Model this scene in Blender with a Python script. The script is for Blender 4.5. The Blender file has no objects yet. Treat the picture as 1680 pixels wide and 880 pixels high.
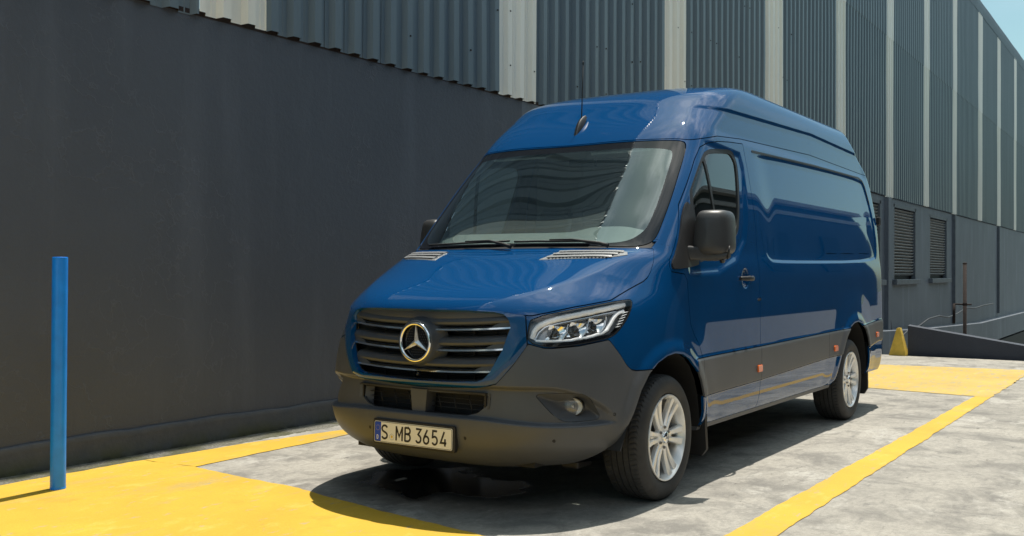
import bpy, bmesh, math, random
import numpy as np
from mathutils import Vector, Matrix, kdtree
random.seed(7); rng=np.random.default_rng(7)
SC=bpy.context.scene; COL=SC.collection
# ---------------- camera ----------------
cam_d=bpy.data.cameras.new('camera'); cam=bpy.data.objects.new('camera',cam_d); COL.objects.link(cam)
yaw,pit,rol=3.7316,.0041,.0030
fw=Vector((math.cos(yaw)*math.cos(pit),math.sin(yaw)*math.cos(pit),math.sin(pit)))
rt=Vector((math.sin(yaw),-math.cos(yaw),0)); up=rt.cross(fw)
r2=rt*math.cos(rol)+up*math.sin(rol); u2=-rt*math.sin(rol)+up*math.cos(rol)
M=Matrix((r2,u2,-fw)).transposed().to_4x4(); M.translation=Vector((5.0558,3.3131,1.2534))
cam.matrix_world=M; cam_d.sensor_width=36; cam_d.lens=36*1635.04/1680; cam_d.clip_end=3000; cam_d.clip_start=.05
SC.camera=cam
# ---------------- world and sun ----------------
SUN=Vector((-.287,-.006,1)).normalized()
W=bpy.data.worlds.new('World'); SC.world=W; W.use_nodes=True
nt=W.node_tree; nt.nodes.clear()
def wn(t,**k):
    n=nt.nodes.new(t)
    for a,b in k.items(): setattr(n,a,b)
    return n
out=wn('ShaderNodeOutputWorld'); bg=wn('ShaderNodeBackground'); sky=wn('ShaderNodeTexSky')
sky.sky_type='NISHITA'; sky.sun_disc=False; sky.sun_elevation=math.asin(SUN.z); sky.sun_rotation=math.atan2(SUN.x,SUN.y); sky.air_density=1.0; sky.dust_density=1.5; sky.ozone_density=1.2
bg.inputs['Strength'].default_value=.085
tc=wn('ShaderNodeTexCoord'); mp=wn('ShaderNodeMapping'); mp.inputs['Scale'].default_value=(1.4,1.4,3.2); mp.inputs['Location'].default_value=(7.7,.3,5)
nz=wn('ShaderNodeTexNoise'); nz.inputs['Scale'].default_value=1.35; nz.inputs['Detail'].default_value=9; nz.inputs['Roughness'].default_value=.56; nz.inputs['Distortion'].default_value=.35
rp=wn('ShaderNodeValToRGB'); rp.color_ramp.elements[0].position=.47; rp.color_ramp.elements[1].position=.70
mx=wn('ShaderNodeMix',data_type='RGBA'); mx.inputs['B'].default_value=(23,22.5,21.5,1)
tint=wn('ShaderNodeMix',data_type='RGBA',blend_type='MULTIPLY'); tint.inputs['Factor'].default_value=1; tint.inputs['B'].default_value=(1.2,1.42,1.15,1)
L=nt.links.new
n2=wn('ShaderNodeTexNoise'); n2.inputs['Scale'].default_value=4.5; n2.inputs['Detail'].default_value=8; n2.inputs['Roughness'].default_value=.6; n2.inputs['Distortion'].default_value=.8
rp2=wn('ShaderNodeValToRGB'); rp2.color_ramp.elements[0].position=.36; rp2.color_ramp.elements[1].position=.62; rp2.color_ramp.elements[0].color=(8.5,9.6,10.6,1); rp2.color_ramp.elements[1].color=(27,26.5,25.5,1)
L(mp.outputs[0],n2.inputs['Vector']); L(n2.outputs['Fac'],rp2.inputs[0]); L(rp2.outputs[0],mx.inputs['B'])
L(tc.outputs['Generated'],mp.inputs['Vector']); L(mp.outputs[0],nz.inputs['Vector']); L(nz.outputs['Fac'],rp.inputs[0])
L(sky.outputs[0],tint.inputs['A']); L(tint.outputs['Result'],mx.inputs['A']); sz=wn('ShaderNodeSeparateXYZ'); mr=wn('ShaderNodeMapRange'); mr.inputs['From Min'].default_value=.22; mr.inputs['From Max'].default_value=.5; mm_=wn('ShaderNodeMath',operation='MULTIPLY'); L(tc.outputs['Generated'],sz.inputs[0]); L(sz.outputs[2],mr.inputs['Value']); L(mr.outputs[0],mm_.inputs[0]); L(rp.outputs[0],mm_.inputs[1]); L(mm_.outputs[0],mx.inputs['Factor'])
L(mx.outputs['Result'],bg.inputs[0]); L(bg.outputs[0],out.inputs[0])
sl=bpy.data.lights.new('sun','SUN'); sl.energy=4.8; sl.angle=math.radians(.53); sl.color=(1,.935,.83)
so=bpy.data.objects.new('sun',sl); COL.objects.link(so); so.rotation_euler=SUN.to_track_quat('Z','Y').to_euler(); so.location=(0,0,30)
SC.view_settings.view_transform='Standard'; SC.view_settings.look='None'; SC.view_settings.exposure=0.38; SC.view_settings.gamma=1
SC.view_settings.use_curve_mapping=False
SC.render.resolution_x=1024; SC.render.resolution_y=536
try:
    SC.cycles.max_bounces=10; SC.cycles.transparent_max_bounces=16; SC.cycles.glossy_bounces=5
except Exception: pass

# ---------------- materials ----------------
class NB:
    def __init__(s,name):
        s.m=bpy.data.materials.new(name); s.m.use_nodes=True; s.t=s.m.node_tree; s.t.nodes.clear()
        s.o=s.n('ShaderNodeOutputMaterial'); s.co=s.n('ShaderNodeTexCoord').outputs['Object']
    def n(s,t,**k):
        x=s.t.nodes.new(t)
        for a,b in k.items(): setattr(x,a,b)
        return x
    def l(s,a,b): s.t.links.new(a,b)
    def noise(s,scale,detail=5,rough=.55,dist=0,vec=None,stretch=None):
        x=s.n('ShaderNodeTexNoise'); x.inputs['Scale'].default_value=scale; x.inputs['Detail'].default_value=detail
        x.inputs['Roughness'].default_value=rough; x.inputs['Distortion'].default_value=dist
        v=vec or s.co
        if stretch:
            mp=s.n('ShaderNodeMapping'); mp.inputs['Scale'].default_value=stretch; s.l(v,mp.inputs[0]); v=mp.outputs[0]
        s.l(v,x.inputs['Vector']); return x.outputs['Fac']
    def ramp(s,f,a,b,ca=(0,0,0),cb=(1,1,1)):
        r=s.n('ShaderNodeValToRGB'); e=r.color_ramp.elements; e[0].position=a; e[1].position=b
        e[0].color=(*ca,1); e[1].color=(*cb,1); s.l(f,r.inputs[0]); return r.outputs[0]
    def mix(s,f,a,b,mode='MIX'):
        x=s.n('ShaderNodeMix',data_type='RGBA',blend_type=mode)
        for k,v in (('Factor',f),('A',a),('B',b)):
            i=[q for q in x.inputs if q.name==k and (q.type=='RGBA' or k=='Factor')][0]
            if isinstance(v,(int,float)): i.default_value=v
            elif isinstance(v,tuple): i.default_value=(*v,1)
            else: s.l(v,i)
        return [q for q in x.outputs if q.type=='RGBA'][0]
    def math(s,op,a,b=0.0,c=None):
        x=s.n('ShaderNodeMath',operation=op)
        for i,v in enumerate((a,b,c)):
            if v is None: continue
            if isinstance(v,(int,float)): x.inputs[i].default_value=v
            else: s.l(v,x.inputs[i])
        return x.outputs[0]
    def bsdf(s,col,rough=.5,metal=0.,bump=None,bs=.3,bd=.01,**k):
        p=s.n('ShaderNodeBsdfPrincipled')
        if isinstance(col,tuple): p.inputs['Base Color'].default_value=(*col,1)
        else: s.l(col,p.inputs['Base Color'])
        for nm,v in (('Roughness',rough),('Metallic',metal)):
            if isinstance(v,(int,float)): p.inputs[nm].default_value=v
            else: s.l(v,p.inputs[nm])
        for a,b in k.items():
            i=p.inputs[a.replace('_',' ')]
            if isinstance(b,tuple): i.default_value=(*b,1)
            else: i.default_value=b
        if bump is not None:
            q=s.n('ShaderNodeBump'); q.inputs['Strength'].default_value=bs; q.inputs['Distance'].default_value=bd
            s.l(bump,q.inputs['Height']); s.l(q.outputs[0],p.inputs['Normal'])
        s.l(p.outputs[0],s.o.inputs[0]); return p
def simple(name,col,rough=.5,metal=0.,nscale=60,namt=.12,bs=.0,**k):
    b=NB(name); f=b.noise(nscale,4)
    c=b.mix(b.ramp(f,.3,.7),tuple(x*(1-namt) for x in col),tuple(min(1,x*(1+namt)) for x in col))
    b.bsdf(c,rough,metal,bump=f if bs else None,bs=bs,bd=.002,**k); return b.m
MT={}
def car_paint():
    b=NB('blue paint'); f=b.noise(900,2,.5)
    c=b.mix(b.ramp(f,.35,.65),(.0006,.041,.138),(.0009,.054,.178))
    b.bsdf(c,.55,.0,Coat_Weight=1.0,Coat_Roughness=.018,Coat_IOR=1.54,Specular_IOR_Level=.0); return b.m
MT['paint']=car_paint()
def grained(name,c0,c1,rough):
    b=NB(name); f=b.noise(420,3,.6); g=b.noise(3,5)
    c=b.mix(b.ramp(g,.3,.7),c0,c1); b.bsdf(c,rough,0,bump=f,bs=.12,bd=.002,Specular_IOR_Level=.45); return b.m
MT['plastic']=grained('grey textured plastic',(.066,.071,.080),(.078,.083,.093),.45)
MT['dplastic']=grained('dark plastic',(.014,.014,.015),(.020,.020,.021),.5)
MT['slat']=grained('slat plastic',(.043,.050,.062),(.052,.060,.073),.36)
MT['black']=simple('matt black',(.006,.006,.007),.7)
MT['gloss']=simple('gloss black',(.008,.009,.012),.06)
MT['chrome']=simple('chrome',(.86,.86,.86),.12,1.0,namt=.02)
MT['silver']=simple('wheel silver',(.80,.80,.79),.30,.40,nscale=200,namt=.04,Coat_Weight=.6,Coat_Roughness=.08)
MT['mplastic']=grained('mirror plastic',(.036,.037,.039),(.044,.045,.047),.42)
MT['rubber']=simple('rubber',(.032,.032,.033),.72,nscale=15,namt=.25,bs=.1)
MT['mesh']=simple('radiator',(.03,.03,.03),.4,.5)
MT['metal']=simple('brake metal',(.18,.17,.16),.4,.9)
MT['orange']=simple('amber plastic',(.85,.16,.015),.12,namt=.05,Coat_Weight=.5)
MT['red']=simple('red lamp plastic',(.45,.01,.01),.12,Coat_Weight=.6)
MT['drl']=simple('light guide plastic',(.92,.93,.95),.12,.0,namt=.03,Coat_Weight=.8,Coat_Roughness=.02)
MT['lampdark']=simple('lamp housing',(.46,.47,.49),.30,.30,namt=.1)
MT['lampgrey']=simple('lamp bezel',(.60,.61,.63),.16,.7,namt=.05)
MT['vent']=grained('vent plastic',(.24,.245,.25),(.28,.285,.29),.22)
MT['dash']=simple('dashboard vinyl',(.13,.14,.135),.6,nscale=90,bs=.1)
MT['seat']=simple('seat fabric',(.045,.048,.052),.9,nscale=150)
MT['bulk']=simple('bulkhead panel',(.10,.105,.105),.7,nscale=3)
MT['headliner']=simple('headliner',(.35,.35,.34),.9)
MT['plate']=simple('plate white',(.80,.78,.70),.32,nscale=30,namt=.02)
MT['plateblue']=simple('plate blue',(.01,.06,.45),.3)
MT['plateink']=simple('plate lettering',(.015,.013,.012),.35)
MT['gold']=simple('badge yellow',(.7,.5,.08),.4)
def glass(name,tintc,ior=1.5,rough=.0,boost=1.0,gcol=(1,1,1,1)):
    b=NB(name); tr=b.n('ShaderNodeBsdfTransparent'); f=b.noise(1.2,2)
    c=b.mix(b.ramp(f,.2,.8),tintc,tuple(min(1,x*1.03) for x in tintc)); b.l(c,tr.inputs[0])
    g=b.n('ShaderNodeBsdfGlossy'); g.inputs['Roughness'].default_value=rough; g.inputs[0].default_value=gcol
    lw=b.n('ShaderNodeLayerWeight'); lw.inputs[0].default_value=.5; f0=((ior-1)/(ior+1))**2
    ff=b.math('MULTIPLY',b.math('MULTIPLY_ADD',b.math('POWER',lw.outputs['Facing'],5.0),1-f0,f0),boost); ff=b.math('MINIMUM',ff,1.0)
    m=b.n('ShaderNodeMixShader'); b.l(ff,m.inputs[0]); b.l(tr.outputs[0],m.inputs[1]); b.l(g.outputs[0],m.inputs[2]); b.l(m.outputs[0],b.o.inputs[0]); return b.m
MT['glass']=glass('windscreen glass',(.76,.88,.86),1.55,.0,3.7,(.86,.98,1,1))
MT['tint']=glass('door glass',(.55,.66,.64),1.5,.0,1.6)
MT['lens']=glass('clear lens',(.97,.98,.985),1.5,.0,1.3)
def corr(name,c0,c1,rough):
    b=NB(name); g=b.noise(1.0,6,.6,stretch=(2.2,2.2,.18)); s=b.noise(7,6,.65,stretch=(5,5,.35)); sp=b.noise(60,2,.5)
    c=b.mix(b.ramp(g,.30,.72),c0,c1); c=b.mix(b.math('MULTIPLY',b.ramp(s,.62,.80),.35),c,tuple(x*.62 for x in c0))
    c=b.mix(b.math('MULTIPLY',b.ramp(sp,.74,.78),.5),c,(.12,.07,.04))
    z=b.n('ShaderNodeSeparateXYZ'); b.l(b.co,z.inputs[0]); c=b.mix(b.math('MULTIPLY',b.math('GREATER_THAN',z.outputs[2],7.02),.30),c,tuple(min(1,x*1.35) for x in c1))  # lighter tone above the overlap paints in reflected light on the upper sheets
    b.bsdf(c,rough,.0,bump=s,bs=.25,bd=.004,Specular_IOR_Level=.5); return b.m
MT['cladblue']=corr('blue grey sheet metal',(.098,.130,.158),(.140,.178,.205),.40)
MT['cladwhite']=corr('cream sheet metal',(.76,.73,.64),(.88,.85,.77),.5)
def plaster(name,c0,c1,streak=.4):
    b=NB(name)
    g=b.noise(.55,7,.6); v=b.noise(2.0,6,.6,stretch=(1.3,1.3,.16)); f=b.noise(26,8,.65); f2=b.noise(130,4,.6)
    c=b.mix(b.ramp(g,.28,.74),c0,c1); c=b.mix(b.math('MULTIPLY',b.ramp(v,.52,.74),streak),c,tuple(x*1.45 for x in c1))
    vo=b.n('ShaderNodeTexVoronoi',feature='DISTANCE_TO_EDGE'); vo.inputs['Scale'].default_value=.45
    wv=b.n('ShaderNodeMix',data_type='VECTOR'); wv.inputs['Factor'].default_value=.05
    nn=b.n('ShaderNodeTexNoise'); nn.inputs['Scale'].default_value=4; nn.inputs['Detail'].default_value=6; b.l(b.co,nn.inputs['Vector'])
    va=[i for i in wv.inputs if i.type=='VECTOR']; b.l(b.co,va[0]); b.l(nn.outputs['Color'],va[1])
    b.l([o for o in wv.outputs if o.type=='VECTOR'][0],vo.inputs['Vector'])
    cr=b.math('MULTIPLY',b.ramp(vo.outputs['Distance'],.0,.0045,(1,1,1),(0,0,0)),b.ramp(b.noise(.9,3),.50,.58))
    c=b.mix(b.math('MULTIPLY',cr,.16),c,tuple(x*2.0 for x in c1))
    ch=b.ramp(b.noise(5,8,.7),.735,.75); c=b.mix(b.math('MULTIPLY',ch,.35),c,tuple(x*2.2 for x in c1))
    h=b.math('ADD',b.math('MULTIPLY',f,1.0),b.math('MULTIPLY',f2,.30)); h=b.math('ADD',h,b.math('MULTIPLY',b.noise(1.6,4),.9)); h=b.math('ADD',h,b.math('MULTIPLY',cr,.5))
    b.bsdf(c,.60,0,bump=h,bs=.55,bd=.012,Specular_IOR_Level=.35); return b.m
MT['wall']=plaster('painted render',(.066,.074,.093),(.085,.095,.117))
MT['wallfar']=plaster('painted render weathered',(.105,.122,.148),(.150,.170,.198),.6)
MT['parapet']=plaster('dark blue render',(.030,.036,.052),(.042,.050,.070),.3)
def plinth():
    b=NB('plinth render'); f=b.noise(9,7,.65); g=b.noise(2.2,5,.6)
    c=b.mix(b.ramp(f,.3,.7),(.058,.065,.078),(.086,.090,.096))
    z=b.n('ShaderNodeSeparateXYZ'); b.l(b.co,z.inputs[0])
    low=b.math('MULTIPLY',b.ramp(z.outputs[2],.0,.11,(1,1,1),(0,0,0)),b.ramp(g,.38,.58))
    c=b.mix(low,c,(.060,.062,.018)); c=b.mix(b.math('MULTIPLY',b.ramp(z.outputs[2],.0,.03,(1,1,1),(0,0,0)),b.ramp(b.noise(14,6,.7),.4,.6)),c,(.015,.015,.010))
    b.bsdf(c,.85,0,bump=b.math('ADD',f,b.noise(45,5,.6)),bs=.4,bd=.008); return b.m
MT['plinth']=plinth()
def concrete():
    b=NB('concrete')
    big=b.noise(.55,8,.62,.4); med=b.noise(2.6,9,.68,.5); fine=b.noise(34,8,.7); br=b.noise(5,8,.65,stretch=(.9,3.2,1)); sp=b.noise(170,3,.6)
    c=b.mix(b.ramp(big,.34,.66),(.280,.267,.238),(.385,.366,.322))
    c=b.mix(b.math('MULTIPLY',b.ramp(med,.46,.62),.70),c,(.130,.126,.117))
    c=b.mix(b.math('MULTIPLY',b.ramp(b.noise(1.5,9,.66,.6,stretch=(1,1.6,1)),.55,.64),.75),c,(.44,.425,.385))
    c=b.mix(b.math('MULTIPLY',b.ramp(br,.56,.70),.55),c,(.125,.122,.118))
    c=b.mix(b.math('MULTIPLY',b.ramp(fine,.40,.72),.45),c,(.13,.125,.115))
    c=b.mix(b.math('MULTIPLY',b.ramp(b.noise(11,9,.75,.8),.50,.66),.45),c,(.145,.138,.125)); c=b.mix(b.math('MULTIPLY',b.ramp(b.noise(17,8,.75,.4),.60,.68),.5),c,(.46,.44,.40))
    c=b.mix(b.math('MULTIPLY',b.ramp(sp,.60,.68),.6),c,(.06,.058,.054))
    # broken scabs where the top skin has flaked off
    fl=b.ramp(b.noise(4.2,12,.78,.3,stretch=(1,2.4,1)),.625,.655); c=b.mix(b.math('MULTIPLY',fl,.7),c,(.080,.078,.074))
    # oily wet stain
    x=b.n('ShaderNodeSeparateXYZ'); b.l(b.co,x.inputs[0])
    wob=b.math('MULTIPLY',b.math('SUBTRACT',b.noise(2.4,7,.6),.5),1.3)
    ex=b.math('DIVIDE',b.math('SUBTRACT',x.outputs[0],.36),.62); ey=b.math('DIVIDE',b.math('SUBTRACT',x.outputs[1],-.33),.85)
    r=b.math('ADD',b.math('SQRT',b.math('ADD',b.math('MULTIPLY',ex,ex),b.math('MULTIPLY',ey,ey))),wob)
    wet=b.ramp(r,.55,.72,(1,1,1),(0,0,0)); damp=b.ramp(r,.70,2.1,(1,1,1),(0,0,0))
    c=b.mix(b.math('MULTIPLY',damp,.60),c,(.085,.078,.068)); c=b.mix(wet,c,(.020,.020,.021))
    # gutter strip beside the wall: gravelly and mossy
    gy=b.math('ADD',x.outputs[1],b.math('MULTIPLY',b.math('SUBTRACT',b.noise(6,6,.6),.5),.16))
    gut=b.ramp(b.math('MULTIPLY',gy,-1.0),.0,1.0); 
    gut=b.math('LESS_THAN',gy,-2.36)
    grav=b.mix(b.ramp(b.noise(70,6,.7),.35,.62),(.045,.044,.038),(.23,.22,.19)); grav=b.mix(b.math('MULTIPLY',b.ramp(b.noise(3.5,7,.7),.44,.58),.85),grav,(.060,.062,.026))
    c=b.mix(gut,c,grav)
    rough=b.mix(wet,(.78,.78,.78),(.16,.16,.16))
    h=b.math('ADD',b.math('MULTIPLY',fine,.5),b.math('MULTIPLY',med,1.2)); h=b.math('SUBTRACT',h,b.math('MULTIPLY',fl,.6)); h=b.math('ADD',h,b.math('MULTIPLY',sp,.25))
    h=b.math('MULTIPLY',h,b.math('SUBTRACT',1.0,b.math('MULTIPLY',wet,.93)))
    p=b.bsdf(c,.78,0,bump=h,bs=.6,bd=.010,Specular_IOR_Level=.3); b.l(rough,p.inputs['Roughness']); return b.m
MT['concrete']=concrete()
def ypaint(name,wear,col=(.58,.370,.040)):
    b=NB(name); w=b.noise(7,9,.72,.3,stretch=(.8,1.8,1)); g=b.noise(1.1,6,.6); f=b.noise(60,5,.65)
    c=b.mix(b.ramp(g,.3,.7),tuple(x*.80 for x in col),col)
    c=b.mix(b.math('MULTIPLY',b.ramp(b.noise(3,8,.7,stretch=(1,2,1)),.56,.72),.45),c,(.76,.53,.15))
    c=b.mix(b.math('MULTIPLY',b.ramp(w,wear,wear+.05),.75),c,(.30,.285,.24))
    c=b.mix(b.math('MULTIPLY',b.ramp(b.noise(2.0,8,.7),.58,.70),.35),c,(.34,.20,.03))
    c=b.mix(b.math('MULTIPLY',b.ramp(b.noise(24,8,.78),.60,.68),.55),c,(.26,.20,.10)); c=b.mix(b.math('MULTIPLY',b.ramp(b.noise(1.3,9,.75,1.0,stretch=(.5,2.2,1)),.54,.66),.5),c,(.33,.27,.14)); c=b.mix(b.math('MULTIPLY',b.ramp(b.noise(90,4,.7),.62,.70),.35),c,(.20,.16,.09))
    b.bsdf(c,.62,0,bump=b.math('ADD',w,f),bs=.35,bd=.006,Specular_IOR_Level=.3); return b.m
MT['yellow']=ypaint('yellow floor paint',.60)
MT['yellowworn']=ypaint('worn yellow floor paint',.545,(.52,.365,.09))
MT['yellowpier']=simple('yellow pier paint',(.62,.42,.06),.6,nscale=8,namt=.2,bs=.2)
MT['bollard']=simple('blue enamel',(.005,.25,.93),.42,nscale=9,namt=.14,bs=.15,Coat_Weight=.15)
MT['fogr']=simple('fog reflector',(.95,.95,.92),.2,.15)
MT['star']=simple('bright emblem metal',(.92,.92,.92),.28,.75)
MT['rust']=simple('rusty steel',(.022,.013,.011),.85,nscale=25,namt=.5,bs=.5)
MT['louver']=simple('dusty louvre metal',(.30,.31,.30),.6,nscale=9,namt=.25)
MT['frame']=simple('painted frame',(.10,.115,.135),.6,nscale=9,namt=.2)
MT['yard']=simple('yard asphalt',(.10,.10,.098),.9,nscale=3,namt=.3)
MT['oppwall']=simple('far warehouse wall',(.030,.035,.043),.7,nscale=.8,namt=.3)
MT['opproof']=simple('pale roof sheet',(.50,.50,.48),.6,nscale=.8,namt=.15)
MT['cable']=simple('painted cable',(.030,.035,.042),.6)
MT['whitewall']=simple('pale facade',(.62,.62,.58),.8,nscale=.5,namt=.1)

# ---------------- object helpers ----------------
def put(o,parent=None):
    COL.objects.link(o)
    if parent is not None: o.parent=parent
    return o
def tag(o,label=None,cat=None,group=None,kind=None):
    if label: o['label']=label
    if cat: o['category']=cat
    if group: o['group']=group
    if kind: o['kind']=kind
    return o
def empty(name,loc=(0,0,0),parent=None):
    o=bpy.data.objects.new(name,None); o.location=loc; o.empty_display_size=.2; return put(o,parent)
class MB:
    """collects shapes, builds one mesh object"""
    def __init__(s): s.v=[]; s.f=[]; s.sm=[]
    def add(s,v,f,smooth=False):
        o=len(s.v); s.v+= [tuple(p) for p in v]; s.f+=[tuple(i+o for i in q) for q in f]; s.sm+=[smooth]*len(f)
    def box(s,c,d,rot=None,bev=0):
        hx,hy,hz=[q/2 for q in d]; b=min(bev,hx*.9,hy*.9,hz*.9)
        if b<=0:
            v=[(x*hx,y*hy,z*hz) for x in(-1,1) for y in(-1,1) for z in(-1,1)]
            f=[(0,1,3,2),(4,6,7,5),(0,4,5,1),(2,3,7,6),(0,2,6,4),(1,5,7,3)]
        else:
            bm=bmesh.new(); bmesh.ops.create_cube(bm,size=2)
            for q in bm.verts: q.co=Vector((q.co.x*hx,q.co.y*hy,q.co.z*hz))
            bmesh.ops.bevel(bm,geom=list(bm.edges),offset=b,segments=2,profile=.5,affect='EDGES')
            bm.verts.index_update(); v=[q.co[:] for q in bm.verts]; f=[tuple(q.index for q in p.verts) for p in bm.faces]; bm.free()
        R=rot or Matrix.Identity(3); c=Vector(c)
        s.add([c+R@Vector(p) for p in v],f,False)
    def loft(s,rings,closed=True,caps=True,smooth=True):
        n=len(rings[0]); v=[p for r in rings for p in r]; f=[]
        for i in range(len(rings)-1):
            for j in range(n if closed else n-1):
                k=(j+1)%n; f.append((i*n+j,i*n+k,(i+1)*n+k,(i+1)*n+j))
        s.add(v,f,smooth)
        if caps and closed:
            o=len(s.v)-len(v); s.f.append(tuple(o+j for j in range(n))[::-1]); s.f.append(tuple(o+(len(rings)-1)*n+j for j in range(n))); s.sm+=[False,False]
    def tube(s,pts,r,n=10,caps=True,sx=1.0):
        pts=[Vector(p) for p in pts]; rings=[]; prev=None
        for i,p in enumerate(pts):
            t=(pts[min(i+1,len(pts)-1)]-pts[max(i-1,0)]).normalized()
            a=prev if prev is not None else (Vector((0,0,1)) if abs(t.z)<.9 else Vector((1,0,0)))
            x=(a-t*a.dot(t)).normalized(); y=t.cross(x); prev=x
            rr=r[i] if isinstance(r,(list,tuple)) else r
            rings.append([p+x*math.cos(2*math.pi*j/n)*rr*sx+y*math.sin(2*math.pi*j/n)*rr for j in range(n)])
        s.loft(rings,True,caps)
    def lathe(s,prof,n=48,axis='y',c=(0,0,0),smooth=True,caps=False):
        rings=[]
        for j in range(n):
            a=2*math.pi*j/n; ring=[]
            for r,h in prof:
                if axis=='y': ring.append((c[0]+r*math.cos(a),c[1]+h,c[2]+r*math.sin(a)))
                elif axis=='x': ring.append((c[0]+h,c[1]+r*math.cos(a),c[2]+r*math.sin(a)))
                else: ring.append((c[0]+r*math.cos(a),c[1]+r*math.sin(a),c[2]+h))
            rings.append(ring)
        m=len(prof); v=[p for r in rings for p in r]; f=[]
        for i in range(n):
            for j in range(m-1):
                k=(i+1)%n; f.append((i*m+j,i*m+j+1,k*m+j+1,k*m+j))
        s.add(v,f,smooth)
    def poly(s,pts): s.add(pts,[tuple(range(len(pts)))])
    def build(s,name,mat,parent=None,loc=None,autosmooth=None):
        me=bpy.data.meshes.new(name); me.from_pydata(s.v,[],s.f); me.polygons.foreach_set('use_smooth',s.sm)
        bm=bmesh.new(); bm.from_mesh(me); bmesh.ops.recalc_face_normals(bm,faces=bm.faces)
        if autosmooth:
            for e in bm.edges:
                if len(e.link_faces)==2 and e.calc_face_angle(0)>autosmooth: e.smooth=False
        bm.to_mesh(me); bm.free()
        me.materials.append(mat); o=bpy.data.objects.new(name,me)
        if loc: o.location=loc
        return put(o,parent)
def prism(pts,z0,z1):
    n=len(pts); v=[(x,y,z0) for x,y in pts]+[(x,y,z1) for x,y in pts]
    f=[tuple(range(n))[::-1],tuple(range(n,2*n))]+[(i,(i+1)%n,n+(i+1)%n,n+i) for i in range(n)]
    return v,f

# ---------------- van body surface (half, y>=0) ----------------
# k : zs, w, xf, zc, xs, p
ROWS=np.array([
 [.270,.880, .81, .240,-.20,2.8],
 [.315,.918, .925,.280,-.20,3.0],
 [.370,.948, .990,.345,-.20,3.25],
 [.440,.965,1.014,.420,-.20,3.4],
 [.520,.972,1.018,.510,-.20,3.5],
 [.620,.974,1.008,.620,-.20,3.4],
 [.740,.974,1.000,.740,-.20,3.3],
 [.860,.972, .992,.860,-.20,3.1],
 [.970,.971, .988,.970,-.20,2.8],
 [1.045,.970,.980,1.050,-.24,2.65],
 [1.085,.969,.915,1.120,-.28,2.65],
 [1.120,.968,.790,1.180,-.32,2.75],
 [1.165,.967,.640,1.235,-.37,2.85],
 [1.225,.965,.480,1.293,-.42,3.0],
 [1.295,.960,.330,1.342,-.45,3.2],
 [1.352,.953,.210,1.372,-.46,3.4],
 [1.405,.947,.130,1.405,-.47,3.4],
 [1.530,.938,.003,1.530,-.54,3.3],
 [1.690,.922,-.161,1.690,-.65,3.2],
 [1.860,.896,-.337,1.865,-.80,3.3],
 [2.020,.866,-.498,2.025,-.95,3.3],
 [2.130,.845,-.615,2.140,-1.05,3.4],
 [2.230,.830,-.740,2.245,-1.18,3.4],
 [2.330,.814,-.870,2.345,-1.35,3.4],
 [2.425,.796,-1.00,2.440,-1.50,3.35],
 [2.508,.765,-1.18,2.502,-1.70,3.3],
 [2.562,.718,-1.42,2.552,-1.98,3.15],
 [2.586,.655,-1.74,2.577,-2.35,2.9],
 [2.598,.590,-2.10,2.590,-2.8,2.7]])
NK=len(ROWS)
def bspl(C,t):
    """uniform cubic B-spline through (approx.) rows C at parameter t, linear phantom ends"""
    Cp=np.vstack([2*C[0]-C[1],C,2*C[-1]-C[-2]])
    t=np.clip(t,0,len(C)-1-1e-9); i=np.floor(t).astype(int); f=(t-i)[:,None]
    b0=(1-f)**3/6; b1=(3*f**3-6*f**2+4)/6; b2=(-3*f**3+3*f**2+3*f+1)/6; b3=f**3/6
    return b0*Cp[i]+b1*Cp[i+1]+b2*Cp[i+2]+b3*Cp[i+3]
def bfit(C,it=3,g=.8):
    X=C.copy();t=np.arange(len(C))*1.0
    for _ in range(it): X=X+g*(C-bspl(X,t))
    return X
def sst(a,b,x):
    t=np.clip((x-a)/(b-a),0,1); return t*t*t*(t*(t*6-15)+10)
def softplus(x,s): return s*np.logaddexp(0,x/s)
def segd(P,A,B):
    d=B-A; L=(d@d)+1e-12
    t=np.clip(((P-A)@d)/L,0,1); q=P-A-t[:,None]*d
    return np.sqrt((q*q).sum(1))
def poly(pts,a,b):
    """signed distance (negative inside) of points (a,b) to a closed polygon"""
    P=np.stack([a,b],1); pts=np.array(pts,float); n=len(pts)
    D=np.full(len(P),1e9); ins=np.zeros(len(P),bool)
    for i in range(n):
        A=pts[i];B=pts[(i+1)%n]
        D=np.minimum(D,segd(P,A,B))
        if A[1]!=B[1]:
            c=((A[1]>P[:,1])!=(B[1]>P[:,1]))&(P[:,0]<(B[0]-A[0])*(P[:,1]-A[1])/(B[1]-A[1])+A[0]); ins^=c
    return np.where(ins,-D,D)
def line(pts,a,b):
    P=np.stack([a,b],1);pts=np.array(pts,float);D=np.full(len(P),1e9)
    for i in range(len(pts)-1): D=np.minimum(D,segd(P,pts[i],pts[i+1]))
    return D
ARCHF=[(.66,.10),(.60,.25),(.535,.34),(.475,.44),(.41,.53),(.345,.635),(.265,.715),(.17,.768),(.06,.798),(-.04,.806),(-.14,.795),(-.235,.762),(-.32,.705),(-.385,.63),(-.43,.54),(-.455,.44),(-.475,.33),(-.48,.10)]
ARCHR=[(-3.12,.10),(-3.18,.36),(-3.24,.47),(-3.34,.60),(-3.46,.72),(-3.58,.79),(-3.71,.825),(-3.84,.832),(-3.96,.81),(-4.07,.755),(-4.15,.68),(-4.20,.58),(-4.23,.45),(-4.25,.10)]
RECESS=[(-1.50,2.03),(-1.50,1.88),(-1.53,1.62),(-1.60,1.42),(-1.66,1.345),(-1.80,1.322),(-4.55,1.355),(-4.66,1.45),(-4.63,1.80),(-4.54,2.07),(-4.44,2.125),(-3.0,2.115),(-1.66,2.085)]
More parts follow.
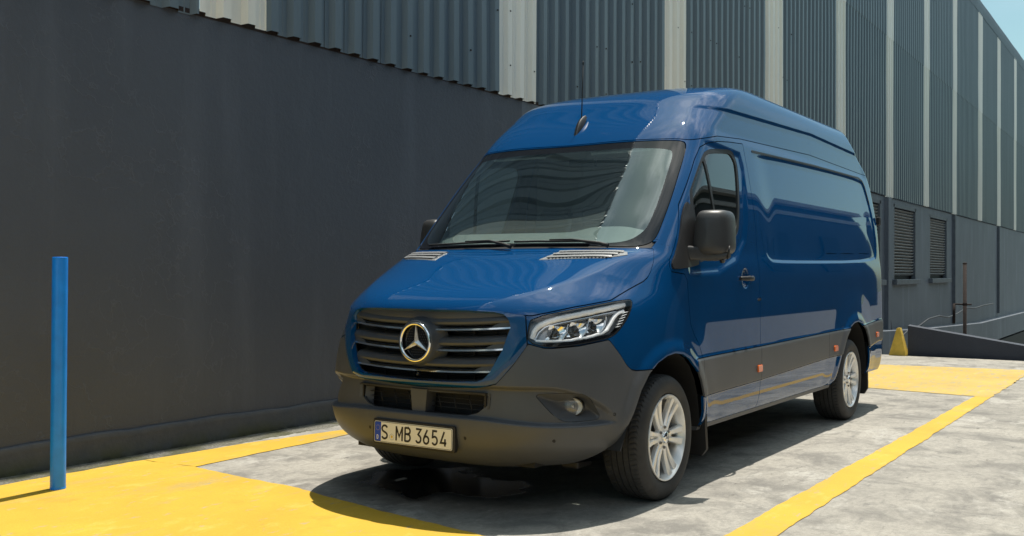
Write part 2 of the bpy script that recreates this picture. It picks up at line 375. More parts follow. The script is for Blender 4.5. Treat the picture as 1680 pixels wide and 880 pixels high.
def chaikin(P,it=2):
    P=[tuple(p) for p in P]
    for _ in range(it):
        Q=[]
        for i in range(len(P)):
            a=P[i];b=P[(i+1)%len(P)]
            Q+= [(a[0]*.75+b[0]*.25,a[1]*.75+b[1]*.25),(a[0]*.25+b[0]*.75,a[1]*.25+b[1]*.75)]
        P=Q
    return P
RECESS=chaikin(RECESS,2)
NU1,NU2,NU3=170,330,34
def build():
    C=bfit(ROWS)
    # row parameters: finer over hood
    ts=[]
    for i in range(NK-1):
        n=(18 if 3<=i<6 else 10) if i<9 else (13 if i<16 else 12)
        if i==9: n=16
        ts.append(np.arange(n)/n+i)
    ts=np.concatenate(ts+[[NK-1.0]])
    R=bspl(C,ts)
    zs,w,xf,zc,xs,p=R.T
    nv=len(ts); nu=NU1+NU2+NU3
    X=np.zeros((nv,nu));Y=np.zeros((nv,nu));Z=np.zeros((nv,nu))
    th=np.linspace(0,np.pi/2,1500)
    for j in range(nv):
        c=np.cos(th)**(2/p[j]); s=np.sin(th)**(2/p[j])
        x=xs[j]+(xf[j]-xs[j])*c; y=w[j]*s
        L=np.r_[0,np.cumsum(np.hypot(np.diff(x),np.diff(y)))]
        q=np.linspace(0,L[-1],NU1,endpoint=False)
        xa=np.interp(q,L,x); ya=np.interp(q,L,y)
        # rear corner
        xr=-4.875+.46*sst(2.0,2.62,zs[j])-.02*sst(1.4,.5,zs[j])*0
        rr=.16+.05*sst(2.2,2.55,zs[j])
        xb=np.linspace(xs[j],xr+rr,NU2,endpoint=False); yb=np.full(NU2,w[j])
        t3=np.linspace(0,np.pi/2,NU3-10)
        xc=xr+rr-rr*np.sin(t3)**.9; yc=w[j]-rr+rr*np.cos(t3)**.9
        xd=np.full(10,xr); yd=np.linspace(w[j]-rr,0,11)[1:]
        X[j]=np.r_[xa,xb,xc,xd]; Y[j]=np.r_[ya,yb,yc,yd]
        # z from centre to side
        qn=Y[j]/w[j]; qn=np.where(X[j]<xs[j],1,qn)
        qc=float(np.interp(ts[j],[9,9.6,10.5,11.6,12.4,14.4,16],[.40,.47,.595,.70,.765,.85,.87]))
        S=(softplus(qn-qc,.006)-softplus(qn-.955,.02))/(.955-qc)
        S=.955*S+.045*qn**2
        Z[j]=zs[j]+(zc[j]-zs[j])*(1-np.clip(S,0,1))
    KK=np.repeat(ts[:,None],nu,1)
    def nrm(P):
        du=np.gradient(P,axis=1); dv=np.gradient(P,axis=0)
        n=np.cross(du,dv); l=np.linalg.norm(n,axis=2,keepdims=True); return n/np.maximum(l,1e-9)
    P=np.stack([X,Y,Z],2); N=nrm(P)
    # outward check
    x,y,z,k=[a.ravel() for a in (X,Y,Z,KK)]
    n=N.reshape(-1,3); 
    if n[:,1][np.argmax(y)]<0: n=-n
    side=sst(.5,.8,n[:,1])           # faces the side
    front=sst(.25,.6,n[:,0])
    d=np.zeros(len(x))
    # cargo side recess
    m=(x<-1.3)
    dr=poly(RECESS,x,z)
    d-=side*(.008*sst(.010,-.022,dr)+.002*sst(.05,-.3,dr))*sst(-1.50,-1.95,x)
    # roof step above the side seam
    d-=side*0
    zst=np.interp(x,[-4.44,-3.1,-1.15,0],[2.355,2.387,2.333,2.32])
    st=.009*sst(zst+.012,zst-.010,z)*sst(2.10,2.2,z)*sst(-.75,-1.15,x)*sst(-4.75,-4.5,x)*sst(.3,.5,n[:,1])
    d-=st
    # wheel arch flares
    for A in (ARCHF,ARCHR):
        da=poly(A,x,z); mm=sst(.62,.45,x)
        d+=side*mm*(.013*sst(.10,.005,da)+.008*sst(.34,.03,da))*sst(.30,.42,z)
    ct=np.interp(x,[-4.63,-4.13,-3.05,-1.41,-.42],[.816,.793,.779,.760,.752]); cb=np.interp(x,[-4.63,-4.24,-3.05,-1.39,-.49],[.627,.590,.575,.534,.523])
    d+=side*.009*sst(ct+.004,ct-.010,z)*sst(cb-.006,cb+.008,z)*sst(-.30,-.36,x)
    # window surround: shallow dish with a soft lower edge
    DISH=[(-.30,1.235),(-.75,1.25),(-1.05,1.33),(-1.24,1.46),(-1.30,1.60),(-1.38,1.95),(-1.36,2.06),(-.80,2.09),(-.2,1.5)]
    dd=poly(DISH,x,z)
    d-=side*sst(-.15,-.4,x)*.009*sst(.02,-.05,dd)
    # handle scoop
    hd=np.hypot((x+1.19)/.062,(z-1.217)/.072)
    d-=side*.028*sst(1.0,.45,hd)
    # bulge line along body at z~.98 : soft
    d-=side*sst(-.2,-.5,x)*.008*np.exp(-((z-1.00)/.07)**2)*sst(-1.5,-1.6,x)*0
    # bumper : recessed band
    ay=y
    zt=np.where(ay<.70,.680,.490+.190*np.sqrt(np.clip(1-((ay-.70)/.222)**2,0,1)))
    zb=.515-.030*sst(.3,.9,ay)
    rec=sst(zb-.004,zb+.014,z)*sst(zt+.002,zt-.012,z)*sst(.93,.90,ay)*sst(.1,.4,n[:,0])
    d-=.034*rec
    P2=np.stack([x,y,z],1)+n*d[:,None]
    # ---- hood lip sharpening etc. none
    G=P2.reshape(nv,nu,3); N2=nrm(G)
    if (N2.reshape(-1,3)*n).sum()<0: N2=-N2
    G[:,0,1]=0; G[:,-1,1]=0
    N2[:,0,1]=0; N2[:,0]/=np.maximum(np.linalg.norm(N2[:,0],axis=1,keepdims=True),1e-9)
    idx=np.arange(nv*nu).reshape(nv,nu)
    F=np.stack([idx[:-1,:-1],idx[:-1,1:],idx[1:,1:],idx[1:,:-1]],2).reshape(-1,4)
    return G.reshape(-1,3),N2.reshape(-1,3),k,F,(nv,nu)
# ================= VAN =================
def put(o,parent=None):
    COL.objects.link(o)
    if parent is not None:
        o.parent=parent; o.matrix_parent_inverse=Matrix.Translation(-Vector(parent.get('_w',(0,0,0))))
    return o
def empty(name,loc=(0,0,0),parent=None):
    o=bpy.data.objects.new(name,None); o.empty_display_size=.2; o.location=loc
    put(o,parent); o['_w']=tuple(loc); return o
V0,N0,K0,F0,GS=build()
GAP=.0028
class Sheet:
    def __init__(s,V,N,K,F): s.V,s.N,s.K,s.F=V,N,K,F
    def A(s): return s.V[:,0],s.V[:,1],s.V[:,2],s.K
def full():
    F=np.full((len(F0),8),-1); F[:,:4]=F0; return Sheet(V0.copy(),N0.copy(),K0.copy(),F)
def clip(S,d):
    """keep the part where d<0 (d: one value per vertex)"""
    F=S.F; pad=F<0; ins=(d[F]<0)|pad; allin=ins.all(1); anyin=((d[F]<0)&~pad).any(1)
    keep=F[allin]; mixed=F[anyin&~allin]
    V=[S.V];N=[S.N];K=[S.K]; nv=len(S.V); cache={}; newV=[];newN=[];newK=[];nf=[]
    for q in mixed:
        q=[i for i in q if i>=0]; o=[]
        for a,b in zip(q,q[1:]+q[:1]):
            da,db=d[a],d[b]
            if da<0: o.append(a)
            if (da<0)!=(db<0):
                key=(a,b) if a<b else (b,a)
                if key not in cache:
                    a0,b0=key; t=d[a0]/(d[a0]-d[b0]); cache[key]=nv+len(newV)
                    newV.append(S.V[a0]*(1-t)+S.V[b0]*t); n=S.N[a0]*(1-t)+S.N[b0]*t; newN.append(n/np.linalg.norm(n)); newK.append(S.K[a0]*(1-t)+S.K[b0]*t)
                o.append(cache[key])
        o=[i for j,i in enumerate(o) if i!=o[j-1]]
        if 3<=len(o)<=8: nf.append(o+[-1]*(8-len(o)))
        elif len(o)>8: nf.append(o[:8])
    if newV:
        V.append(np.array(newV));N.append(np.array(newN));K.append(np.array(newK))
    F=np.vstack([keep]+([np.array(nf)] if nf else []))
    V=np.vstack(V);N=np.vstack(N);K=np.concatenate(K)
    used=np.unique(F[F>=0]); m=np.full(len(V)+1,-1); m[used]=np.arange(len(used)); F=np.where(F>=0,m[F],-1)
    return Sheet(V[used],N[used],K[used],F)
def cut(S,*fs):
    for f in fs: S=clip(S,f(*S.A()))
    return S
def inv(f): return lambda *a: -f(*a)
def shrink(f,g=GAP): return lambda *a: f(*a)+g
def sheet_obj(name,S,mat,parent,side='both',rim=.012,offset=0.,label=None):
    V=S.V+S.N*offset; N=S.N; faces=[[i for i in q if i>=0] for q in S.F]
    VV=[V];NN=[N]; FF=list(faces); n0=len(V)
    if rim:
        cnt={}
        for q in faces:
            for a,b in zip(q,q[1:]+q[:1]):
                k=(a,b) if a<b else (b,a)
                cnt[k]=None if k in cnt else (a,b)
        E=[e for e in cnt.values() if e is not None and not (abs(V[e[0],1])<2e-3 and abs(V[e[1],1])<2e-3)]
        if E:
            idx=sorted({i for e in E for i in e}); mp={a:j for j,a in enumerate(idx)}
            en=np.zeros((len(idx),3))
            for a,b in E:
                t=V[b]-V[a]; e=np.cross(t,N[a]); l=np.linalg.norm(e)
                if l>1e-9: en[mp[a]]+=e/l; en[mp[b]]+=e/l
            en/=np.maximum(np.linalg.norm(en,axis=1,keepdims=True),1e-9)
            # small rounded edge: the flange starts with a tilted normal
            top=V[idx]; bot=V[idx]-N[idx]*rim
            VV+= [top,bot]; NN+=[en,en]; m=len(idx)
            for a,b in E: FF.append([n0+mp[b],n0+mp[a],n0+m+mp[a],n0+m+mp[b]])
    V=np.vstack(VV);N=np.vstack(NN)
    if side=='right': V=V*[1,-1,1];N=N*[1,-1,1];FF=[f[::-1] for f in FF]
    if side=='both':
        n=len(V); V=np.vstack([V,V*[1,-1,1]]);N=np.vstack([N,N*[1,-1,1]]);FF=FF+[[i+n for i in f[::-1]] for f in FF]
    # make winding agree with the normals
    f=FF[len(FF)//4]; fn=np.cross(V[f[1]]-V[f[0]],V[f[2]]-V[f[1]])
    f0=faces[len(faces)//2]; W_=S.V; fn=np.cross(W_[f0[1]]-W_[f0[0]],W_[f0[2]]-W_[f0[1]])
    if fn@S.N[f0[0]]<0: FF=[q[::-1] for q in FF]
    me=bpy.data.meshes.new(name); me.from_pydata(V.tolist(),[],FF); me.polygons.foreach_set('use_smooth',[True]*len(me.polygons))
    me.normals_split_custom_set_from_vertices(N.tolist()); me.materials.append(mat)
    o=put(bpy.data.objects.new(name,me),parent)
    if label: o['label']=label
    return o
R2=2**-.5
def ca(x,y): return (y-x)*R2
# ---- boundary curves measured on the photograph ----
HOODL=[(-.80,1.066),(-.686,1.066),(-.417,1.057),(-.30,1.052),(-.262,1.042),(-.215,1.036),(-.163,1.034),(.0615,1.076),(.283,1.108),(.40,1.158),(.45,1.178),(.52,1.205),(.555,1.228),(.582,1.262),(.612,1.315),(.632,1.381),(.640,1.50)]
BUMPL=[(-.80,.652),(-.686,.652),(-.436,.666),(-.343,.695),(-.262,.792),(-.187,.895),(-.109,.874),(-.066,.873),(.073,.883),(.247,.909),(.308,.838),(.354,.773),(.385,.748),(.418,.740),(.60,.737),(.75,.737)]
HLP=[(-.163,1.024),(.0615,1.066),(.283,1.098),(.398,1.110),(.414,1.105),(.418,1.09),(.400,1.05),(.372,1.010),(.326,.961),(.285,.932),(.247,.917),(.16,.903),(.073,.890),(-.02,.882),(-.066,.880),(-.109,.882),(-.189,.905),(-.183,.97)]
GRL=[(-.1,1.052),(.30,1.052),(.44,1.046),(.49,1.036),(.515,1.012),(.530,.975),(.505,.86),(.45,.748),(.42,.715),(.385,.702),(.20,.692),(-.1,.688)]
WSP=[(-.9,1.412),(0,1.412),(.5,1.408),(.70,1.400),(.80,1.404),(.840,1.425),(.849,1.46),(.847,1.54),(.834,1.70),(.812,1.87),(.790,2.00),(.775,2.055),(.752,2.071),(.70,2.076),(.4,2.078),(0,2.071),(-.9,2.071)]
WSI=[(-.9,1.428),(0,1.428),(.5,1.424),(.66,1.422),(.74,1.440),(.785,1.495),(.79,1.56),(.775,1.74),(.75,1.92),(.735,1.99),(.70,2.02),(.4,2.035),(0,2.03),(-.9,2.03)]
DOOR=[(-1.445,2.13),(-1.20,2.115),(-.98,2.095),(-.84,2.070),(-.74,2.035),(-.64,1.95),(-.462,1.775),(-.335,1.651),(-.255,1.507),(-.175,1.40),(-.095,1.32),(-.085,1.285),(-.095,1.258),(-.235,1.245),(-.262,1.21),(-.274,1.08),(-.290,.953),(-.335,.895),(-.385,.85),(-.425,.80),(-.455,.74),(-.458,.20),(-1.445,.20)]
WIN=[(-.43,1.70),(-.60,1.865),(-.74,1.985),(-.80,2.020),(-.90,2.040),(-1.10,2.058),(-1.20,2.062),(-1.252,2.045),(-1.285,2.00),(-1.290,1.95),(-1.245,1.78),(-1.195,1.62),(-1.165,1.54),(-1.125,1.50),(-1.074,1.472),(-.944,1.432),(-.75,1.375),(-.55,1.325),(-.47,1.31),(-.45,1.50)]
SAIL=[(-.425,1.695),(-.335,1.61),(-.25,1.475),(-.17,1.37),(-.108,1.31),(-.100,1.285),(-.115,1.270),(-.36,1.287),(-.465,1.305),(-.447,1.50)]
WINI=[(-.475,1.72),(-.60,1.845),(-.745,1.965),(-.81,1.995),(-.90,2.013),(-1.10,2.032),(-1.19,2.036),(-1.225,2.022),(-1.255,1.99),(-1.262,1.95),(-1.215,1.78),(-1.165,1.62),(-1.135,1.56),(-1.10,1.525),(-1.05,1.497),(-.944,1.462),(-.75,1.402),(-.55,1.35),(-.495,1.34),(-.478,1.50)]
HLP=chaikin(HLP,1);WSP=chaikin(WSP,2);WSI=chaikin(WSI,2);WIN=chaikin(WIN,1);WINI=chaikin(WINI,1);SAIL=chaikin(SAIL,1)
ROOFX=[-4.9,-4.61,-2.98,-1.44,-.997,-.80,-.70,.2]; ROOFZ=[2.170,2.180,2.208,2.163,2.132,2.096,2.078,2.078]
FOGP=[(-.150,.640),(-.135,.648),(.06,.650),(.105,.640),(.150,.595),(.190,.535),(.186,.512),(.170,.506),(.03,.503),(-.02,.510),(-.05,.527),(-.085,.558),(-.148,.628)]
FOGP=chaikin(FOGP,1)
INTK=[(-.2,.628),(.36,.634),(.425,.630),(.44,.615),(.42,.580),(.37,.540),(.31,.524),(-.2,.522)]
ctx=[-5,-4.63,-4.13,-3.05,-1.41,-.42,0]; ctz=[.818,.816,.793,.779,.760,.752,.748]
cbx=[-5,-4.63,-4.24,-3.05,-1.39,-.49,0]; cbz=[.629,.627,.590,.575,.534,.523,.52]
def f_hood(x,y,z,k): return np.interp(ca(x,y),*zip(*HOODL))-z
def f_hoodreg(x,y,z,k): return np.maximum(np.maximum(f_hood(x,y,z,k)*.9,(k-15.72)*.07),ca(x,y)-.640)
def f_ws(x,y,z,k): return np.maximum(poly(WSP,y,z),-1.05-x)
def f_wsi(x,y,z,k): return np.maximum(poly(WSI,y,z),-1.05-x)
def f_roof(x,y,z,k): return np.where(x>-.79,np.maximum((20.42-k)*.1,0)+np.where(k>20.42,np.maximum(np.interp(x,ROOFX,ROOFZ)-z,0.0)-.02*(k-20.42),0),np.interp(x,ROOFX,ROOFZ)-z)
def f_roof(x,y,z,k):
    zb=np.interp(y,[0,.4,.70,.752,.79],[2.079,2.087,2.085,2.083,2.083]); w=np.clip((y-.74)/.06,0,1)*(x>-1.0)+(x<=-1.0)
    return zb*(1-w)+np.interp(x,ROOFX,ROOFZ)*w-z
def f_cowl(x,y,z,k): return np.maximum(np.maximum((15.77-k)*.07,poly([(-.2,1.30),(.83,1.30),(.852,1.40),(.858,1.43),(.2,1.43),(-.2,1.43)],y,z)),-.4-x)
def f_bump(x,y,z,k): return np.maximum(z-np.interp(ca(x,y),*zip(*BUMPL)),-.20-x)
def f_archf(x,y,z,k): return poly(ARCHF,x,z)
def f_archr(x,y,z,k): return poly(ARCHR,x,z)
def f_hl(x,y,z,k): return np.where(x>-.05,poly(HLP,ca(x,y),z),1)
def f_surr(x,y,z,k): return np.maximum(np.maximum(-f_bump(x,y,z,k),-f_hood(x,y,z,k)),ca(x,y)+.192)
def f_grl(x,y,z,k): return np.where(x>.5,poly(GRL,y,z),1)
def f_door(x,y,z,k): return np.where(y>.5,poly(DOOR,x,z),1)
def f_win(x,y,z,k): return np.where(y>.5,poly(WIN,x,z),1)
def f_wini(x,y,z,k): return np.where(y>.5,poly(WINI,x,z),1)
def f_sail(x,y,z,k): return np.where(y>.5,poly(SAIL,x,z),1)
def f_clad(x,y,z,k): return np.maximum(np.maximum(z-np.interp(x,ctx,ctz),np.interp(x,cbx,cbz)-z),x+.345)
def f_sill(x,y,z,k): return np.maximum(np.maximum(z-np.interp(x,cbx,cbz),.345-z),x+.470)
def f_fog(x,y,z,k): return np.where(x>.3,poly(FOGP,ca(x,y),z),1)
def f_intk(x,y,z,k): return np.where(x>.6,poly(INTK,y,z),1)
def f_tail(x,y,z,k): return np.maximum(poly([(-4.83,.86),(-4.83,1.36),(-5,1.36),(-5,.86)],x,z),.62-y)
def f_behind(x,y,z,k): return z-.33+np.where(x<-.45,0,-10)
def gline(pts,w=.0022): return lambda x,y,z,k: np.where(y>.3,w-line(pts,x,z),-1)
def outside(f,g=GAP): return lambda *a: -f(*a)+g    # keep outside f, leaving a shut line
def inside(f,g=GAP): return lambda *a: f(*a)+g

van=empty('panel_van',(0,0,0)); tag(van,'dark blue high roof panel van with grey bumper parked in the yellow bay','van')
B=full()
hood=cut(B,inside(f_hoodreg)); 
hood=cut(hood,inside(lambda x,y,z,k:z*0-1))
hood_o=sheet_obj('hood',hood,MT['paint'],van,rim=.018)
tmp=cut(B,inside(f_ws,.002)); frit=cut(tmp,outside(f_wsi,0)); gl=cut(tmp,inside(f_wsi,0))
sheet_obj('windscreen_border',frit,MT['gloss'],van,rim=.006,offset=-.003)
wsg=sheet_obj('windscreen',gl,MT['glass'],van,rim=0,offset=-.003)
roof=cut(B,inside(f_roof),gline([(-3.02,1.9),(-3.02,2.8)],.002),gline([(-1.47,1.9),(-1.44,2.3),(-1.40,2.40),(-1.36,2.8)],.002))
# roof top closing sheet
Gv=V0.reshape(GS[0],GS[1],3); last=Gv[-1]; 
roof_o=sheet_obj('roof',roof,MT['paint'],van,rim=.010)
m=MB(); rings=[]
for t in np.linspace(0,1,14):
    q=last.copy(); q[:,1]*=(1-t); q[:,2]+=.012*(1-(1-t)**2); rings.append(q)
RG=np.array(rings); sh=RG.shape; idx=np.arange(sh[0]*sh[1]).reshape(sh[0],sh[1])
Fq=np.stack([idx[:-1,:-1],idx[:-1,1:],idx[1:,1:],idx[1:,:-1]],2).reshape(-1,4)
VV=RG.reshape(-1,3); n=len(VV)
m.add(np.vstack([VV,VV*[1,-1,1]]).tolist(),Fq.tolist()+[[i+n for i in f[::-1]] for f in Fq.tolist()],True); m.build('roof_panel',MT['paint'],van)
sheet_obj('cowl',cut(B,inside(f_cowl),outside(f_ws,.001)),MT['black'],van,rim=.01,offset=-.006)
bump=cut(B,inside(f_bump),outside(f_archf,0),outside(f_fog,0),outside(f_intk,0))
bump_o=sheet_obj('front_bumper',bump,MT['plastic'],van,rim=.022)
surr=cut(B,inside(f_surr),outside(f_grl,0))
_d=line(BUMPL,ca(surr.V[:,0],surr.V[:,1]),surr.V[:,2]); surr.V=surr.V+surr.N*(.020*np.sqrt(1-(1-np.clip(_d/.042,0,1))**2)-.006)[:,None]
def renorm(S):
    n=np.zeros_like(S.V)
    for q in S.F:
        q=q[q>=0]; c=np.cross(S.V[q[1]]-S.V[q[0]],S.V[q[2]]-S.V[q[0]])+(np.cross(S.V[q[2]]-S.V[q[0]],S.V[q[3]]-S.V[q[0]]) if len(q)>3 else 0); n[q]+=c
    if (n*S.N).sum()<0: n=-n
    c0=np.abs(S.V[:,1])<1e-4; n[c0,1]=0
    S.N=n/np.maximum(np.linalg.norm(n,axis=1,keepdims=True),1e-12)
renorm(surr)
surr_o=sheet_obj('grille_surround',surr,MT['paint'],van,rim=.035,offset=.002)
cl0=cut(B,inside(f_clad),outside(f_archf,0),outside(f_archr,0))
notdoor=lambda f: [outside(f_door)]
# rear quarter / fender body shell
body=cut(B,outside(f_hoodreg),outside(f_ws,.002),outside(f_roof),outside(f_cowl,0),outside(f_bump),outside(f_surr),outside(f_grl,0),
  outside(f_hl,.0035),outside(f_archf,0),outside(f_archr,0),outside(f_door),outside(f_clad),outside(f_tail),
  lambda x,y,z,k: np.where(x<-.2,.345-z,-1),
  gline([(-3.01,.34),(-3.01,2.21)],.0016),gline([(-.095,1.44),(-.02,1.43),(-.20,1.392)],.0013),
  gline([(-3.07,1.412),(-4.42,1.432)],.0035),gline([(-3.07,1.412),(-3.07,1.335)],.0018))
body_o=sheet_obj('body',body,MT['paint'],van,rim=.016)
# inner shell closes the shut lines
shell=cut(B,outside(f_ws,-.012),outside(f_win,-.014),outside(f_grl,-.01),outside(f_fog,0),outside(f_intk,-.005),outside(f_hl,-.006),outside(f_archf,0),outside(f_archr,0),
  lambda x,y,z,k: .33-z)
sheet_obj('inner_shell',shell,MT['black'],van,rim=0,offset=-.0145)
# recess slot (sliding rail cover) on each side
for sd in('left','right'):
    sl_=cut(B,lambda x,y,z,k: np.where(y>.3,line([(-1.60,2.094),(-3.0,2.123),(-4.40,2.133),(-4.50,2.112),(-4.555,2.06),(-4.60,1.90)],x,z)-.0085,1))
    sheet_obj('rail_cover',sl_,MT['dplastic'],van,side=sd,rim=.004,offset=.0025)
    # front door
    door=empty('front_door',(0,0,0),van)
    dp=cut(B,inside(f_door),outside(f_win,0),outside(f_sail,0),outside(f_clad),lambda x,y,z,k:.345-z,outside(f_archf,0))
    sheet_obj('door_panel',dp,MT['paint'],door,side=sd,rim=.016)
    fr_=cut(B,inside(f_win,0),outside(f_wini,0)); sheet_obj('window_frame',fr_,MT['gloss'] if 0 else MT['dplastic'],door,side=sd,rim=.012,offset=-.001)
    g1=cut(B,inside(f_wini,0)); sheet_obj('door_window',g1,MT['tint'],door,side=sd,rim=0,offset=-.008)
    bar=cut(B,inside(f_wini,0),lambda x,y,z,k: np.abs(x+.745+.10*(1.95-z))-.014); sheet_obj('window_divider',bar,MT['dplastic'],door,side=sd,rim=.008,offset=-.002)
    sa=cut(B,inside(f_sail,.001)); sheet_obj('mirror_base',sa,MT['dplastic'],door,side=sd,rim=.02,offset=.012)
    dc=cut(cl0,inside(f_door,.0022)); sheet_obj('door_cladding',dc,MT['plastic'],door,side=sd,rim=.012)
    # other cladding pieces
    for nm,f in (('arch_trim',lambda x,y,z,k:(-.4565+.0022)-x),('side_cladding',lambda x,y,z,k:np.maximum(x+1.4475,-3.005-x)),('side_cladding',lambda x,y,z,k:np.maximum(x+3.0095,-3.7-x)),('rear_bumper_corner',lambda x,y,z,k:x+3.9)):
        pc=cut(cl0,outside(f_door,.0) if nm=='arch_trim' else (lambda x,y,z,k:z*0-1),f)
        if len(pc.F): sheet_obj(nm,pc,MT['plastic'],van,side=sd,rim=.012)
    tl=cut(B,inside(f_tail,.003)); sheet_obj('tail_light',tl,MT['red'],van,side=sd,rim=.01,offset=.006)
# ---- placing details on the surface ----
def mk(sel,pf):
    idx=np.where(sel)[0]; a,b=pf(V0[idx,0],V0[idx,1],V0[idx,2]); T=kdtree.KDTree(len(idx))
    for j,(p,q) in enumerate(zip(a,b)): T.insert((p,q,0),j)
    T.balance(); return T,idx
X0,Y0,Z0=V0.T
T_side=mk((N0[:,1]>.35)&(Y0>.4),lambda x,y,z:(x,z)); T_front=mk((N0[:,0]>.02)&(X0>-1.2),lambda x,y,z:(y,z)); T_cor=mk((X0>-.1)&(Y0>.25)&(Z0<1.2),lambda x,y,z:(ca(x,y),z))
T_plan=mk((N0[:,2]>.2)&(X0>-2)&(X0<1),lambda x,y,z:(x,y))
def at(T,a,b,off=0.,right=False):
    t,idx=T; r=t.find_n((a,b,0),4); w=np.array([1/(q[2]+1e-4) for q in r]); w/=w.sum(); ii=idx[[q[1] for q in r]]
    p=(V0[ii]*w[:,None]).sum(0); n=(N0[ii]*w[:,None]).sum(0); n/=np.linalg.norm(n); p=p+n*off
    if right: p=p*[1,-1,1]; n=n*[1,-1,1]
    return Vector(p),Vector(n)
def patch(T,pts,off,th,name,mat,parent,right=False,bev=.3):
    """solid pad with outline pts on the surface"""
    m=MB(); c=(sum(p[0] for p in pts)/len(pts),sum(p[1] for p in pts)/len(pts)); rings=[]
    for o_,s_ in ((off-th,1.0),(off-.25*th,1.0),(off,1-bev*.25)):
        rings.append([at(T,c[0]+(p[0]-c[0])*s_,c[1]+(p[1]-c[1])*s_,o_,right)[0] for p in pts])
    m.loft(rings,True,True,False); return m.build(name,mat,parent,autosmooth=.6)
def rrect(cx,cy,w,h,r,n=4):
    o=[]
    for i,(sx,sy) in enumerate(((1,1),(-1,1),(-1,-1),(1,-1))):
        for j in range(n+1):
            a=math.pi/2*(i+j/n); o.append((cx+sx*(w/2-r)+r*math.cos(a),cy+sy*(h/2-r)+r*math.sin(a)))
    return o
def strip_on(T,path,w,off,th,name,mat,parent,right=False,taper=None):
    """a raised band following path on the surface"""
    m=MB(); rings=[]; P=[at(T,a,b,0,right) for a,b in path]
    for i,(p,n) in enumerate(P):
        t=(P[min(i+1,len(P)-1)][0]-P[max(i-1,0)][0]).normalized(); s_=n.cross(t).normalized(); ww=w*(taper[i] if taper else 1)/2
        rings.append([p+s_*ww+n*(off-th),p+s_*ww*.88+n*(off-th*.35),p+s_*ww*.5+n*(off-th*.06),p+n*off,p-s_*ww*.5+n*(off-th*.06),p-s_*ww*.88+n*(off-th*.35),p-s_*ww+n*(off-th)])
    m.loft(rings,True,True,True); return m.build(name,mat,parent,autosmooth=.7)
def resample(path,n):
    P=np.array(path,float); L=np.r_[0,np.cumsum(np.hypot(*np.diff(P,axis=0).T))]; q=np.linspace(0,L[-1],n)
    return list(zip(np.interp(q,L,P[:,0]),np.interp(q,L,P[:,1])))
def circ(cx,cy,r,n=20,sy=1.): return [(cx+r*math.cos(2*math.pi*i/n),cy+r*sy*math.sin(2*math.pi*i/n)) for i in range(n)]
